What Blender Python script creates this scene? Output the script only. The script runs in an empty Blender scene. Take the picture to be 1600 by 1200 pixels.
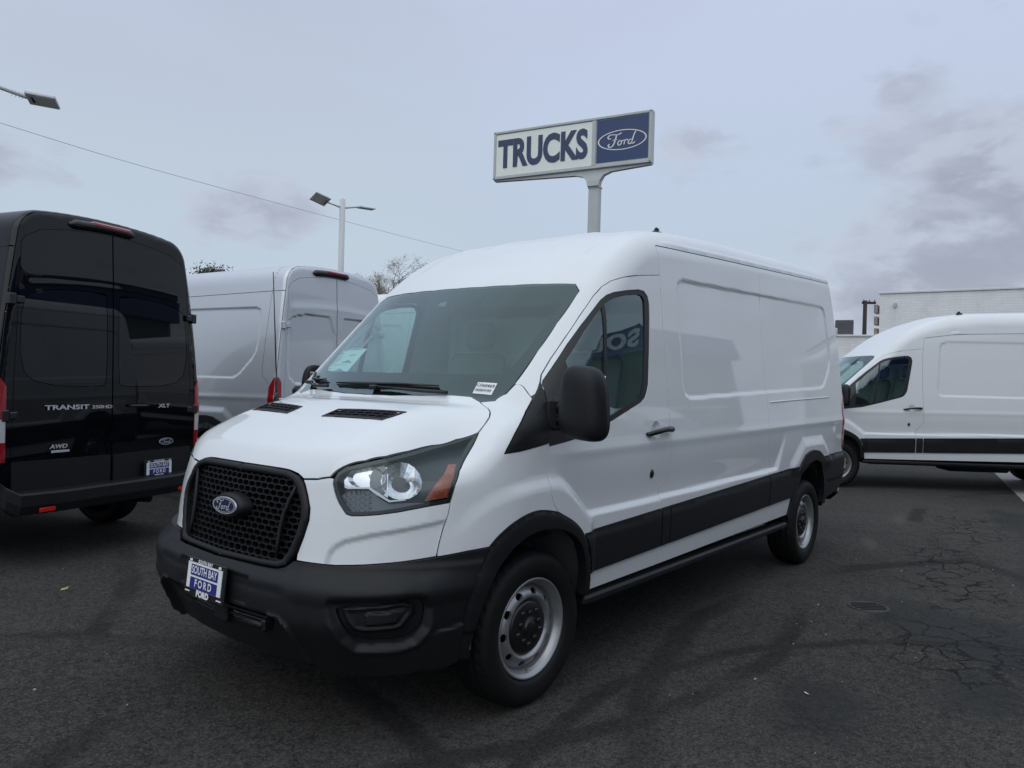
import bpy, math, random
import numpy as np
from mathutils import Vector, Matrix
from mathutils.geometry import delaunay_2d_cdt
random.seed(7); np.random.seed(7)
R=math.radians
scene=bpy.context.scene; COL=scene.collection
# ------------------------------------------------------------------ camera
CP=np.array([-1.7144,-3.0094,1.465]); YAW,PIT,ROL=0.67854,-0.00469,0.02655; FPX=1187.02
d_=np.array([math.cos(YAW)*math.cos(PIT),math.sin(YAW)*math.cos(PIT),math.sin(PIT)])
r_=np.cross(d_,[0,0,1]); r_/=np.linalg.norm(r_); u_=np.cross(r_,d_)
r2=r_*math.cos(ROL)+u_*math.sin(ROL); u2=-r_*math.sin(ROL)+u_*math.cos(ROL)
cd=bpy.data.cameras.new('camera'); cam=bpy.data.objects.new('camera',cd); COL.objects.link(cam)
cam.matrix_world=Matrix(((r2[0],u2[0],-d_[0],CP[0]),(r2[1],u2[1],-d_[1],CP[1]),(r2[2],u2[2],-d_[2],CP[2]),(0,0,0,1)))
cd.sensor_width=36; cd.lens=36*FPX/1600; cd.clip_start=.05; cd.clip_end=2000
scene.camera=cam
# ------------------------------------------------------------------ light
SUN_EL,SUN_AZ=R(46),R(195)
world=bpy.data.worlds.new('World'); scene.world=world; world.use_nodes=True
scene.view_settings.view_transform='Standard'; scene.view_settings.look='None'
scene.view_settings.exposure=0.0; scene.view_settings.gamma=1
try: scene.view_settings.use_curve_mapping=False
except Exception: pass
class NT:
    """tiny node-tree helper"""
    def __init__(s,t): s.t=t; s.n=t.nodes; s.l=t.links
    def N(s,typ,**k):
        ins=k.pop('ins',{}); o=s.n.new('ShaderNode'+typ)
        for a,v in k.items(): setattr(o,a,v)
        for a,v in ins.items():
            i=o.inputs[a]
            if hasattr(v,'links') or isinstance(v,bpy.types.NodeSocket): s.l.new(v,i)
            else: i.default_value=v
        return o
    def math(s,op,a,b=0.0,c=0.0,clamp=False):
        o=s.N('Math',operation=op,use_clamp=clamp)
        for i,v in enumerate((a,b,c)):
            if isinstance(v,bpy.types.NodeSocket): s.l.new(v,o.inputs[i])
            else: o.inputs[i].default_value=v
        return o.outputs[0]
    def ramp(s,v,stops,interp='LINEAR'):
        o=s.N('ValToRGB'); cr=o.color_ramp; cr.interpolation=interp
        while len(cr.elements)<len(stops): cr.elements.new(.5)
        for e,(p,c) in zip(cr.elements,stops):
            e.position=p; e.color=(c,c,c,1) if not isinstance(c,tuple) else (*c,1)
        s.l.new(v,o.inputs[0]); return o.outputs[0]
    def mix(s,f,a,b,bt='MIX'):
        o=s.N('Mix',data_type='RGBA',blend_type=bt)
        for i,v in ((0,f),(6,a),(7,b)):
            if isinstance(v,bpy.types.NodeSocket): s.l.new(v,o.inputs[i])
            else: o.inputs[i].default_value=v if i==0 else (*v,1)
        return o.outputs[2]
    def noise(s,vec,scale,detail=4,rough=.5,dist=0,out=0):
        o=s.N('TexNoise',ins={'Scale':scale,'Detail':detail,'Roughness':rough,'Distortion':dist}); 
        if vec is not None: s.l.new(vec,o.inputs['Vector'])
        return o.outputs[out]
    def smooth(s,v,a,b):
        o=s.N('MapRange',interpolation_type='SMOOTHSTEP',ins={'Value':v,'From Min':a,'From Max':b}); return o.outputs[0]
def sky():
    t=NT(world.node_tree); t.n.clear()
    tc=t.N('TexCoord').outputs['Generated']
    ns=t.N('TexSky',sky_type='NISHITA',sun_disc=False,sun_elevation=SUN_EL,sun_rotation=R(90)-SUN_AZ,air_density=1.2,dust_density=2.0)
    sp=t.N('SeparateXYZ',ins={0:tc}); x,y,z=sp.outputs
    el=t.math('ARCTAN2',z,t.math('SQRT',t.math('ADD',t.math('MULTIPLY',x,x),t.math('MULTIPLY',y,y))))
    az=t.math('ARCTAN2',y,x)
    def blob(a,e,ra,re,soft=1.0):
        u=t.math('DIVIDE',t.math('SUBTRACT',az,R(a)),R(ra)); v=t.math('DIVIDE',t.math('SUBTRACT',el,R(e)),R(re))
        return t.math('SUBTRACT',1.0,t.math('SQRT',t.math('ADD',t.math('MULTIPLY',u,u),t.math('MULTIPLY',v,v))),clamp=False)
    # stratus veil: soft large variation, stretched towards the horizon
    mp=t.N('Mapping',ins={'Vector':tc,'Scale':(1,1,2.2)}).outputs[0]
    n1=t.noise(mp,1.6,5,.5,.3); n2=t.noise(mp,5.5,9,.55,.2)
    hi=t.smooth(el,0.02,.62)
    base=t.mix(hi,(4.75,5.75,6.75),(5.45,6.0,7.95))
    base=t.mix(t.smooth(n1,.35,.68),base,(4.85,5.35,6.6))
    base=t.mix(t.math('MULTIPLY',t.smooth(n1,.4,.62),t.smooth(el,.5,.05)),base,(5.0,6.0,6.8))
    # cumulus bank low in the sky
    big=t.math('MAXIMUM',blob(7,8.0,17,9.5),t.math('MAXIMUM',blob(8.5,15.0,8,7.5),blob(-14,10,22,10)))
    big=t.math('MAXIMUM',big,t.math('MAXIMUM',t.math('MULTIPLY',blob(57.5,11.8,6.5,3.6),.85),t.math('MULTIPLY',blob(26.5,17,4.5,5.0),.62)))
    big=t.math('MAXIMUM',big,t.math('MAXIMUM',t.math('MULTIPLY',blob(75,12,7,4),.8),t.math('MAXIMUM',blob(110,9,22,8),blob(190,10,50,9))))
    nn=t.noise(mp,7.0,10,.58,.15)
    vp=t.N('TexVoronoi',feature='SMOOTH_F1',ins={'Vector':t.N('VectorMath',operation='ADD',ins={0:mp,1:t.N('VectorMath',operation='SCALE',ins={0:t.noise(mp,9,4,.6,out=1),'Scale':.10}).outputs[0]}).outputs[0],'Scale':9.0,'Smoothness':.5}).outputs['Distance']
    dens=t.math('ADD',t.math('MULTIPLY',big,.95),t.math('ADD',t.math('MULTIPLY',t.math('SUBTRACT',nn,.5),2.0),t.math('MULTIPLY',t.math('SUBTRACT',.42,vp),.75)))
    m=t.smooth(dens,.04,.42)
    # shading inside the cloud: lit upper rims, grey bases
    up=t.N('VectorMath',operation='ADD',ins={0:mp,1:(-.03,-.02,.085)}).outputs[0]
    nu=t.noise(up,7.0,10,.58,.15)
    rim=t.smooth(t.math('SUBTRACT',nn,nu),-.015,.16)
    core=t.smooth(dens,.22,.80)
    core=t.math('MULTIPLY',core,t.math('ADD',.30,t.math('MULTIPLY',t.smooth(nu,.33,.67),.62)),clamp=True)
    cc=t.mix(core,(4.55,4.95,6.0),(3.15,3.32,4.2))
    cc=t.mix(t.math('MULTIPLY',rim,.42),cc,(5.9,6.5,7.6))
    col=t.mix(t.math('MULTIPLY',m,.92),base,cc)
    col=t.mix(.07,col,ns.outputs[0])
    # overcast skies brighten towards the zenith
    col=t.mix(1.0,col,t.ramp(t.smooth(z,.42,1.0),[(0,(1.,1.,1.)),(1,(1.66,1.72,1.50))]),'MULTIPLY')
    below=t.smooth(z,-.005,-.03)
    col=t.mix(below,col,(.9,.9,.95))
    bg=t.N('Background',ins={'Color':col,'Strength':.108}); o=t.N('OutputWorld'); t.l.new(bg.outputs[0],o.inputs[0])
sky()
sl=bpy.data.lights.new('sun','SUN'); sl.energy=.65; sl.angle=R(70); sl.color=(1,.97,.93)
so=bpy.data.objects.new('sun',sl); COL.objects.link(so)
sdir=Vector((math.cos(SUN_EL)*math.cos(SUN_AZ),math.cos(SUN_EL)*math.sin(SUN_AZ),math.sin(SUN_EL)))
so.rotation_euler=sdir.to_track_quat('Z','Y').to_euler(); so.location=(0,0,30)
# ------------------------------------------------------------------ materials
MATS={}
def mat(name,color=(.5,.5,.5),rough=.5,metal=0,coat=0,bump=0,bscale=200,var=0,vscale=8,spec=None,emit=None,crough=.03):
    if name in MATS: return MATS[name]
    m=bpy.data.materials.new(name); m.use_nodes=True; t=NT(m.node_tree); t.n.clear()
    b=t.N('BsdfPrincipled',ins={'Base Color':(*color,1),'Roughness':rough,'Metallic':metal,'Coat Weight':coat,'Coat Roughness':crough})
    if spec is not None: b.inputs['Specular IOR Level'].default_value=spec
    co=t.N('TexCoord').outputs['Object']
    if var:
        n=t.noise(co,vscale,6,.6); n2=t.noise(co,vscale*6,3,.6)
        f=t.math('ADD',t.math('MULTIPLY',n,.7),t.math('MULTIPLY',n2,.3))
        c=t.mix(t.ramp(f,[(.3,0.),(.7,1.)]),tuple(max(0,x*(1-var)) for x in color),tuple(min(1,x*(1+var)) for x in color))
        t.l.new(c,b.inputs['Base Color'])
        t.l.new(t.math('ADD',t.math('MULTIPLY',f,.3),rough-.15,clamp=True),b.inputs['Roughness'])
    if bump:
        n=t.noise(co,bscale,3,.6); bp=t.N('Bump',ins={'Strength':bump,'Distance':.002,'Height':n}); t.l.new(bp.outputs[0],b.inputs['Normal'])
    if emit: b.inputs['Emission Color'].default_value=(*emit,1); b.inputs['Emission Strength'].default_value=1
    o=t.N('OutputMaterial'); t.l.new(b.outputs[0],o.inputs[0]); MATS[name]=m; return m
def glassmat(name,tint,refl=1.0,rough=0.0,ior=1.5):
    m=bpy.data.materials.new(name); m.use_nodes=True; t=NT(m.node_tree); t.n.clear()
    tr=t.N('BsdfTransparent',ins={'Color':(*tint,1)}); gl=t.N('BsdfGlossy',ins={'Roughness':rough,'Color':(.84,.985,1,1)})
    ge=t.N('NewGeometry'); c=t.math('ABSOLUTE',t.N('VectorMath',operation='DOT_PRODUCT',ins={0:ge.outputs['Incoming'],1:ge.outputs['Normal']}).outputs['Value'])
    f=t.math('MULTIPLY',t.math('ADD',.105,t.math('MULTIPLY',t.math('POWER',t.math('SUBTRACT',1.0,c,clamp=True),4.0),.90)),refl,clamp=True)
    mx=t.N('MixShader'); t.l.new(f,mx.inputs[0]); t.l.new(tr.outputs[0],mx.inputs[1]); t.l.new(gl.outputs[0],mx.inputs[2])
    o=t.N('OutputMaterial'); t.l.new(mx.outputs[0],o.inputs[0]); MATS[name]=m; return m
M_WHITE=mat('white_paint',(.765,.785,.79),.4,coat=1,var=.015,vscale=3,crough=.03,spec=.2)
M_ROOFW=mat('white_paint_dusty',(.765,.785,.79),.45,coat=.8,var=.03,vscale=2,crough=.30,spec=.2)
M_SILV=mat('silver_paint',(.60,.625,.655),.36,metal=.45,coat=1,crough=.03)
M_BLACK=mat('black_paint',(.0035,.004,.0055),.3,coat=.75,crough=.02,spec=.0)
M_PLAS=mat('black_plastic',(.0085,.0092,.0105),.5,bump=.25,bscale=420,var=.12,vscale=5,spec=.33)
M_PLASG=mat('satin_black_plastic',(.010,.010,.011),.32)
M_DARK=mat('underbody_black',(.006,.006,.006),.8)
M_TYRE=mat('tyre_rubber',(.0065,.0068,.007),.62,bump=.2,bscale=250,var=.2,vscale=12,spec=.3)
M_RIM=mat('steel_wheel_paint',(.36,.365,.37),.36,metal=.7,var=.08,vscale=20)
M_CHROME=mat('chrome',(.82,.83,.85),.08,metal=1)
M_REFL=mat('lamp_reflector',(.74,.76,.78),.22,metal=1,bump=.7,bscale=26)
M_LAMPIN=mat('lamp_housing_grey',(.030,.034,.040),.3)
M_LAMPG=mat('lamp_ribbed_grey',(.16,.17,.18),.3,metal=.4)
M_AMBER=mat('amber_reflector',(.27,.062,.022),.25,bump=1.0,bscale=120,coat=.6,var=.45,vscale=16)
M_RED=mat('red_lens',(.30,.008,.012),.15,coat=1)
M_REDB=mat('bright_red_lens',(.65,.015,.01),.2,coat=1)
M_CLEARL=mat('white_lens',(.55,.56,.57),.12,coat=1,bump=.6,bscale=160)
M_TRIM=mat('interior_trim_grey',(.52,.56,.55),.7)
M_BULK=mat('bulkhead_grey',(.72,.76,.75),.5)
M_BADGEC=mat('badge_silver',(.62,.63,.65),.3,metal=.4)
M_HEADL=mat('headliner_grey',(.74,.76,.75),.85)
M_DASH=mat('dashboard_dark',(.09,.098,.098),.65)
M_SEAT=mat('seat_fabric',(.22,.235,.235),.9,bump=.3,bscale=500)
M_PAPER=mat('paper_white',(.8,.82,.82),.6)
M_PRINT=mat('print_grey',(.25,.28,.32),.7)
M_NAVY=mat('navy_blue',(.022,.024,.20),.4)
M_BADGE=mat('badge_blue',(.005,.010,.055),.2,coat=.5)
M_WHITEP=mat('white_print',(.8,.8,.8),.4)
M_SEAL=mat('rubber_seal',(.010,.010,.010),.45)
M_GLASS=glassmat('windscreen_glass',(.60,.84,.79),refl=.95)
M_SGLASS=glassmat('side_glass',(.54,.68,.65),refl=1.1)
M_LENS=glassmat('lamp_lens_clear',(.92,.94,.95),refl=.36)
M_TINT=mat('privacy_glass',(.006,.007,.008),.02,spec=.45)
M_FRIT=mat('glass_frit_black',(.010,.012,.012),.6,spec=.1)
# ------------------------------------------------------------------ object helpers
def link(o,parent=None,**props):
    COL.objects.link(o)
    if parent is not None: o.parent=parent
    for k,v in props.items(): o[k]=v
    return o
def empty(name,loc=(0,0,0),rz=0,parent=None,**props):
    o=bpy.data.objects.new(name,None); o.location=loc; o.rotation_euler=(0,0,rz); o.empty_display_size=.2
    return link(o,parent,**props)
def meshobj(name,verts,faces,m,parent=None,normals=None,smooth=False,mi=None,**props):
    me=bpy.data.meshes.new(name); me.from_pydata([tuple(v) for v in verts],[],[tuple(f) for f in faces])
    ms=m if isinstance(m,(list,tuple)) else [m]
    for q in ms: me.materials.append(q)
    if mi is not None: me.polygons.foreach_set('material_index',np.array(mi,'i'))
    if smooth or normals is not None: me.polygons.foreach_set('use_smooth',np.ones(len(me.polygons),bool))
    if normals is not None: me.normals_split_custom_set_from_vertices([tuple(n) for n in normals])
    me.update()
    return link(bpy.data.objects.new(name,me),parent,**props)
class MB:
    """collects primitives into one mesh"""
    def __init__(s): s.v=[]; s.f=[]; s.m=[]; s.sm=[]
    def add(s,v,f,mi=0,sm=False):
        o=len(s.v); s.v+= [tuple(map(float,q)) for q in v]; s.f+=[tuple(i+o for i in q) for q in f]; s.m+=[mi]*len(f); s.sm+=[sm]*len(f)
    def box(s,c,sz,rz=0,b=.0,mi=0,M=None):
        x,y,z=[q/2 for q in sz]; V=[]
        if b<=0:
            V=[(i*x,j*y,k*z) for i in(-1,1) for j in(-1,1) for k in(-1,1)]
            F=[(0,1,3,2),(4,6,7,5),(0,4,5,1),(2,3,7,6),(0,2,6,4),(1,5,7,3)]
        else:
            b=min(b,x*.95,y*.95,z*.95); idx={}
            for i in(-1,1):
                for j in(-1,1):
                    for k in(-1,1):
                        for ax in range(3):
                            p=[i*(x-b),j*(y-b),k*(z-b)]; p[ax]=(i*x,j*y,k*z)[ax]; idx[(i,j,k,ax)]=len(V); V.append(tuple(p))
            F=[]
            for ax in range(3):
                o1,o2=[a for a in range(3) if a!=ax]
                for s_ in(-1,1):
                    q=[]
                    for a,b_ in((-1,-1),(1,-1),(1,1),(-1,1)):
                        k=[0,0,0];k[ax]=s_;k[o1]=a;k[o2]=b_;q.append(idx[(*k,ax)])
                    F.append(tuple(q))
            for a1 in range(3):
                for a2 in range(a1+1,3):
                    a3=3-a1-a2
                    for s1 in(-1,1):
                        for s2 in(-1,1):
                            k1=[0,0,0];k1[a1]=s1;k1[a2]=s2;k1[a3]=-1;k2=list(k1);k2[a3]=1
                            F.append((idx[(*k1,a1)],idx[(*k1,a2)],idx[(*k2,a2)],idx[(*k2,a1)]))
            for i in(-1,1):
                for j in(-1,1):
                    for k in(-1,1): F.append((idx[(i,j,k,0)],idx[(i,j,k,1)],idx[(i,j,k,2)]))
        co,si=math.cos(rz),math.sin(rz)
        V=[(p[0]*co-p[1]*si+c[0],p[0]*si+p[1]*co+c[1],p[2]+c[2]) for p in V]
        if M is not None: V=[tuple(M@Vector(p)) for p in V]
        s.add(V,F,mi)
    def tube(s,pts,r,n=8,mi=0,cap=True):
        pts=[Vector(p) for p in pts]; rs=r if isinstance(r,(list,tuple)) else [r]*len(pts)
        V=[];F=[];up=None
        for i,p in enumerate(pts):
            d=(pts[min(i+1,len(pts)-1)]-pts[max(i-1,0)]).normalized()
            if up is None: up=Vector((0,0,1)) if abs(d.z)<.9 else Vector((1,0,0))
            a=d.cross(up).normalized(); b=a.cross(d).normalized(); up=b
            for k in range(n):
                t=2*math.pi*k/n; V.append(p+(a*math.cos(t)+b*math.sin(t))*rs[i])
        for i in range(len(pts)-1):
            for k in range(n):
                F.append((i*n+k,i*n+(k+1)%n,(i+1)*n+(k+1)%n,(i+1)*n+k))
        if cap: F.append(tuple(range(n))[::-1]); F.append(tuple((len(pts)-1)*n+k for k in range(n)))
        s.add(V,F,mi,True)
    def obj(s,name,m,parent=None,bev=0,**props):
        me=bpy.data.meshes.new(name); me.from_pydata(s.v,[],s.f)
        for q in (m if isinstance(m,(list,tuple)) else [m]): me.materials.append(q)
        me.polygons.foreach_set('material_index',np.array(s.m,'i')); me.polygons.foreach_set('use_smooth',np.array(s.sm,bool)); me.update()
        return link(bpy.data.objects.new(name,me),parent,**props)
def textmesh(body,size=1,bold=0.0,extr=0.0,sx=1,shear=0,spacing=1.0):
    c=bpy.data.curves.new('t','FONT'); c.body=body; c.size=size; c.offset=bold; c.extrude=extr; c.align_x='CENTER'; c.align_y='CENTER'; c.shear=shear; c.space_character=spacing; c.resolution_u=4
    o=bpy.data.objects.new('t',c); COL.objects.link(o); dg=bpy.context.evaluated_depsgraph_get()
    me=bpy.data.meshes.new_from_object(o.evaluated_get(dg)); v=[(p.co.x*sx,p.co.y,p.co.z) for p in me.vertices]; f=[tuple(p.vertices) for p in me.polygons]
    bpy.data.objects.remove(o); bpy.data.meshes.remove(me); bpy.data.curves.remove(c); return v,f
def frame(o,right,up):
    """matrix: local x->right, y->up, z->right x up"""
    r=Vector(right).normalized(); u=Vector(up); u=(u-r*u.dot(r)).normalized(); n=r.cross(u)
    return Matrix(((r.x,u.x,n.x,o[0]),(r.y,u.y,n.y,o[1]),(r.z,u.z,n.z,o[2]),(0,0,0,1)))
def tx(mb,M,v,f,mi=0): mb.add([tuple(M@Vector(p)) for p in v],f,mi)
def ribbon(strokes,th=.0):
    V=[];F=[]
    for pts,w in strokes:
        P=np.array(pts,float)
        # catmull smoothing
        Q=[]
        for i in range(len(P)-1):
            p0,p1,p2,p3=P[max(i-1,0)],P[i],P[i+1],P[min(i+2,len(P)-1)]
            for t in np.linspace(0,1,6,endpoint=False): Q.append(.5*((2*p1)+(-p0+p2)*t+(2*p0-5*p1+4*p2-p3)*t*t+(-p0+3*p1-3*p2+p3)*t**3))
        Q.append(P[-1]); Q=np.array(Q); T=np.gradient(Q,axis=0); T/=np.linalg.norm(T,axis=1,keepdims=True)+1e-9; Nn=np.stack([-T[:,1],T[:,0]],1)
        o=len(V); n=len(Q)
        ww=[w*(.55+.45*abs(T[i,1])) for i in range(n)]
        for i in range(n):
            V+= [(*(Q[i]+Nn[i]*ww[i]/2),th),(*(Q[i]-Nn[i]*ww[i]/2),th)]
        F+=[(o+2*i,o+2*i+1,o+2*i+3,o+2*i+2) for i in range(n-1)]
    return V,F
SCRIPT=[([(-3.1,.55),(-3.7,.5),(-3.9,.95),(-3.3,1.35),(-2.2,1.3),(-1.2,1.25),(-.5,1.6)],.34),
 ([(-1.7,1.3),(-1.95,.4),(-2.3,-.6),(-2.8,-1.3),(-3.5,-1.45),(-3.8,-1.0),(-3.5,-.7)],.36),([(-2.75,.05),(-2.1,.15),(-1.5,.1)],.26),
 ([(-.7,-.15),(-1.15,-.3),(-1.4,-.8),(-1.15,-1.2),(-.75,-1.1),(-.45,-.6),(-.6,-.2),(-.2,-.3),(.1,-.15)],.3),
 ([(.1,-.1),(.35,-.35),(.25,-.8),(.1,-1.15)],.3),([(.3,-.55),(.6,-.15),(.95,-.1),(1.05,-.35)],.28),
 ([(2.1,-.2),(1.6,-.2),(1.25,-.7),(1.4,-1.15),(1.8,-1.1),(2.2,-.5)],.3),([(3.0,1.55),(2.6,.7),(2.2,-.5),(2.1,-1.0),(2.4,-1.15),(2.9,-.8)],.32)]
def oval(a,b,n=48,z=0,r0=0): return [(a*math.cos(2*math.pi*k/n),b*math.sin(2*math.pi*k/n),z) for k in range(n)]
def ford_oval(mb,M,a,mi_rim,mi_fill,mi_txt,depth=.004):
    """oval emblem: rim, fill, ring and script; a = half width"""
    b=a*.40; n=56
    def disc(A,B,z,mi):
        V=[(0,0,z)]+oval(A,B,n,z); tx(mb,M,V,[(0,1+k,1+(k+1)%n) for k in range(n)],mi)
    V=oval(a,b,n,0)+oval(a*.985,b*.97,n,depth); tx(mb,M,V,[(k,(k+1)%n,n+(k+1)%n,n+k) for k in range(n)],mi_rim)
    disc(a*.985,b*.97,depth,mi_rim); disc(a*.93,b*.87,depth*1.15,mi_fill)
    V=oval(a*.89,b*.78,n,depth*1.3)+oval(a*.865,b*.73,n,depth*1.3); tx(mb,M,V,[(k,n+k,n+(k+1)%n,(k+1)%n) for k in range(n)],mi_txt)
    v,f=ribbon(SCRIPT); s=a*.165; tx(mb,M,[(p[0]*s+a*.06,p[1]*s*.95,depth*1.5) for p in v],f,mi_txt)
# ---------- van body surface : X back, Y right, Z up ; f<0 inside ----------
def _tab(pts, sig, lo=-1.0, hi=7.5, st=.002):
    xs=np.arange(lo,hi,st); p=np.array(pts,float); v=np.interp(xs,p[:,0],p[:,1])
    # keep end slopes
    v=np.where(xs<p[0,0],p[0,1]+(xs-p[0,0])*(p[1,1]-p[0,1])/(p[1,0]-p[0,0]),v)
    n=int(3*sig/st); k=np.exp(-.5*(np.arange(-n,n+1)*st/sig)**2); k/=k.sum()
    vp=np.concatenate([np.full(n,v[0]),v,np.full(n,v[-1])])
    return xs,np.convolve(vp,k,'valid')
def _ev(t,x): return np.interp(x,t[0],t[1])
def sm(t): t=np.clip(t,0,1); return t*t*(3-2*t)
def smax(a,b,r):
    u=np.maximum(a+r,0); v=np.maximum(b+r,0)
    return np.maximum(np.maximum(a,b),-r)*0+np.where((u>0)&(v>0),np.sqrt(u*u+v*v)-r,np.maximum(a,b))
def psdf(px,pz,poly):
    """signed distance to polygon (neg inside)"""
    P=np.array(poly,float); Q=np.roll(P,-1,0); d=np.full(np.shape(px),1e9); s=np.ones(np.shape(px))
    for (ax,az),(bx,bz) in zip(P,Q):
        ex,ez=bx-ax,bz-az; wx,wz=px-ax,pz-az
        t=np.clip((wx*ex+wz*ez)/(ex*ex+ez*ez),0,1)
        d=np.minimum(d,(wx-ex*t)**2+(wz-ez*t)**2)
        c1=pz>=az; c2=pz<bz; c3=ex*wz>ez*wx
        s=np.where((c1&c2&c3)|(~c1&~c2&~c3),-s,s)
    return np.sqrt(d)*s
class Body:
    def __init__(b,high=False):
        b.high=high
        pr=[(.05,.93),(.13,1.06),(.22,1.15),(.33,1.215),(.45,1.274),(.57,1.316),(.70,1.346),(.80,1.356),
            (.86,1.385),(1.0,1.52),(1.25,1.76),(1.5,2.0)]
        if high: pr+=[(1.58,2.065),(1.77,2.205),(1.97,2.33),(2.17,2.44),(2.4,2.55),(2.65,2.635),(3.05,2.69),(3.84,2.72),(6.2,2.745)]
        else: pr+=[(1.58,2.06),(1.7,2.14),(1.9,2.25),(2.1,2.34),(2.3,2.405),(2.5,2.452),(2.8,2.497),(3.3,2.535),(4.2,2.575),(5.0,2.615),(6.2,2.67)]
        b.P=_tab(pr,.018)
        S=[(.2,.93),(.43,.972),(.55,.99),(.8,1.0),(1.0,1.003),(1.2,.995),(1.4,.977),(1.7,.945),(2.0,.905),(2.25,.868),(2.5,.825),(2.8,.77)]
        b.S=_tab(S,.05)
        b.F=_tab([(.2,.16),(.36,.075),(.44,.03),(.50,.0),(.60,.0),(.655,.025),(.70,.075),(.9,.105),(1.05,.135),(1.2,.19),(1.5,.32)],.02)
        b.H=_tab([(-.5,.0),(0,.0),(.3,.018),(.5,.05),(.6,.085),(.7,.14),(.78,.205),(.85,.28),(.92,.385),(1.0,.56),(1.2,1.1)],.03)
        b.feat=True
    @staticmethod
    def sub(x,z,m,fn):
        x,z=np.broadcast_arrays(x,z); o=np.zeros(x.shape); m=np.broadcast_to(m,x.shape)
        if m.any(): o[m]=fn(x[m],z[m])
        return o
    def gut(b,x): # gutter height
        return (2.278+.05*(x-2.27)) if not b.high else np.interp(x,[2.0,2.27,2.74,3.67,5.8],[2.19,2.255,2.323,2.352,2.39])
    def halfw(b,x,z):
        s=_ev(b.S,z)
        s=s-.085*np.clip((1.05-x)/.75,0,None)**2
        s=s-.05*sm((z-.98)/.25)*sm((1.0-x)/.6)+.012*np.exp(-((z-.8)/.12)**2)*sm((.9-x)/.4)
        s=s-.02*np.clip((x-4.9)/.9,0,None)**2     # slight rear taper
        # front cab taper of the upper part (A pillar leans in)
        s=s-.02*np.clip((2.0-x)/.6,0,1.3)*sm((z-1.5)/.6)
        if b.feat:
            xr=[( 2.44,1.385),(5.16,1.475),(5.43,1.70),(5.43,2.20),(2.46,2.10)]
            if b.high: xr=[(2.44,1.40),(5.16,1.40),(5.45,1.68),(5.45,2.20),(2.50,2.20)]
            Q=[]   # rounded corners
            for i,p in enumerate(xr):
                p=np.array(p); a_=np.array(xr[i-1])-p; c_=np.array(xr[(i+1)%len(xr)])-p; a_=a_/np.linalg.norm(a_); c_=c_/np.linalg.norm(c_); r_=.085
                Q+=[tuple(p+a_*r_),tuple(p+(a_+c_)*r_*.27),tuple(p+c_*r_)]
            xr=Q
            s=s-.011*b.sub(x,z,x>2.38,lambda a,c:sm(.5-psdf(a,c,xr)/.03))
            # lower scallop of doors and sides
            zz=z-.012*(x-1.3)
            lo=.805
            prof=sm((zz-lo)/.035)*(1-sm((zz-lo-.02)/.30))
            m=sm((x-1.44+1.30*np.clip(zz-.80,0,.30))/.09+.5)*(1-sm((x-4.02-.6*np.clip(zz-.9,-.1,.2))/.06+.5))
            m2=sm((x-5.42)/.05)
            s=s-.024*prof*m -.015*prof*m2
            # soft ridge under the handle
            s=s+.006*np.exp(-((zz-1.135)/.03)**2)*sm((x-1.0)/.4)
            # arch bulges
            fb=[(.36,.70),(.45,.79),(.53,.868),(.595,.924),(.68,.964),(.76,.985),(.845,1.0),(.95,1.01),(1.048,1.013),(1.11,1.007),(1.164,.99),(1.22,.96),(1.283,.915),(1.369,.84),(1.42,.79),(1.42,.3),(.36,.3)]
            s=s+.022*b.sub(x,z,(x<1.6)&(z<1.12),lambda a,c:sm(.5-psdf(a,c,fb)/.075))
            cx,w=4.773,.66; o=[(cx-w,.3),(cx-.50,.86),(cx-.24,1.03),(cx+.24,1.03),(cx+.50,.86),(cx+w,.3)]
            s=s+.022*b.sub(x,z,(np.abs(x-cx)<w+.1)&(z<1.12),lambda a,c:sm(.5-psdf(a,c,o)/.09)*sm((c-.76)/.10))
        return s
    def top(b,x,ay):
        c=.13*(np.minimum(ay,.95)/.75)**2*(1-.25*sm((ay-.75)/.2))
        q=1-sm((x-1.6)/.8)
        w=sm((x-.1)/.7)*q*.85+.15*q
        xx=x-c*w
        t=_ev(b.P,xx)
        k=.12+.88*sm((x-1.8)/1.1)
        crown=.045*(ay/.7)**2+.02*(ay/.8)**6
        pil=sm((x-.72)/.40)*(1-sm((x-1.75)/.5)); u=np.clip(ay-.775,0,None)
        t=t-pil*(.55*(np.sqrt(u*u+.03**2)-.03))
        return t-crown*k-(.10+.07*sm((ay-.6)/.25))*sm((ay-.5)/.42)*sm((.98-x)/.4)
    def front(b,ay,z):
        w=1-.35*sm((z-.9)/.3)*0
        bump=(1-sm((z-.60)/.12))
        return _ev(b.F,z)+_ev(b.H,ay*(1-.03*bump))
    def f(b,x,y,z):
        ay=np.abs(y); e=.004
        s=b.halfw(x,z); sx=(b.halfw(x+e,z)-s)/e; sz=(b.halfw(x,z+e)-s)/e
        a=(ay-s)/np.sqrt(1+sx*sx+sz*sz)
        t=b.top(x,ay); tx=(b.top(x+e,ay)-t)/e; ty=(b.top(x,ay+e)-t)/e
        q=(z-t)/np.sqrt(1+tx*tx+ty*ty)
        g=b.front(ay,z); gy=(b.front(ay+e,z)-g)/e; gz=(b.front(ay,z+e)-g)/e
        c=(g-x)/np.sqrt(1+gy*gy+gz*gz)
        r1=.055+.015*sm((x-.4)/.4)+.01*sm((x-.9)/.2)+.06*sm((x-1.8)/.6)
        v=smax(a,q,r1)
        v=smax(v,c,.05)
        rx=5.80-.035*np.clip((z-1.0)/1.5,0,None)**2
        v=smax(v,x-rx,.06)
        return v
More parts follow.
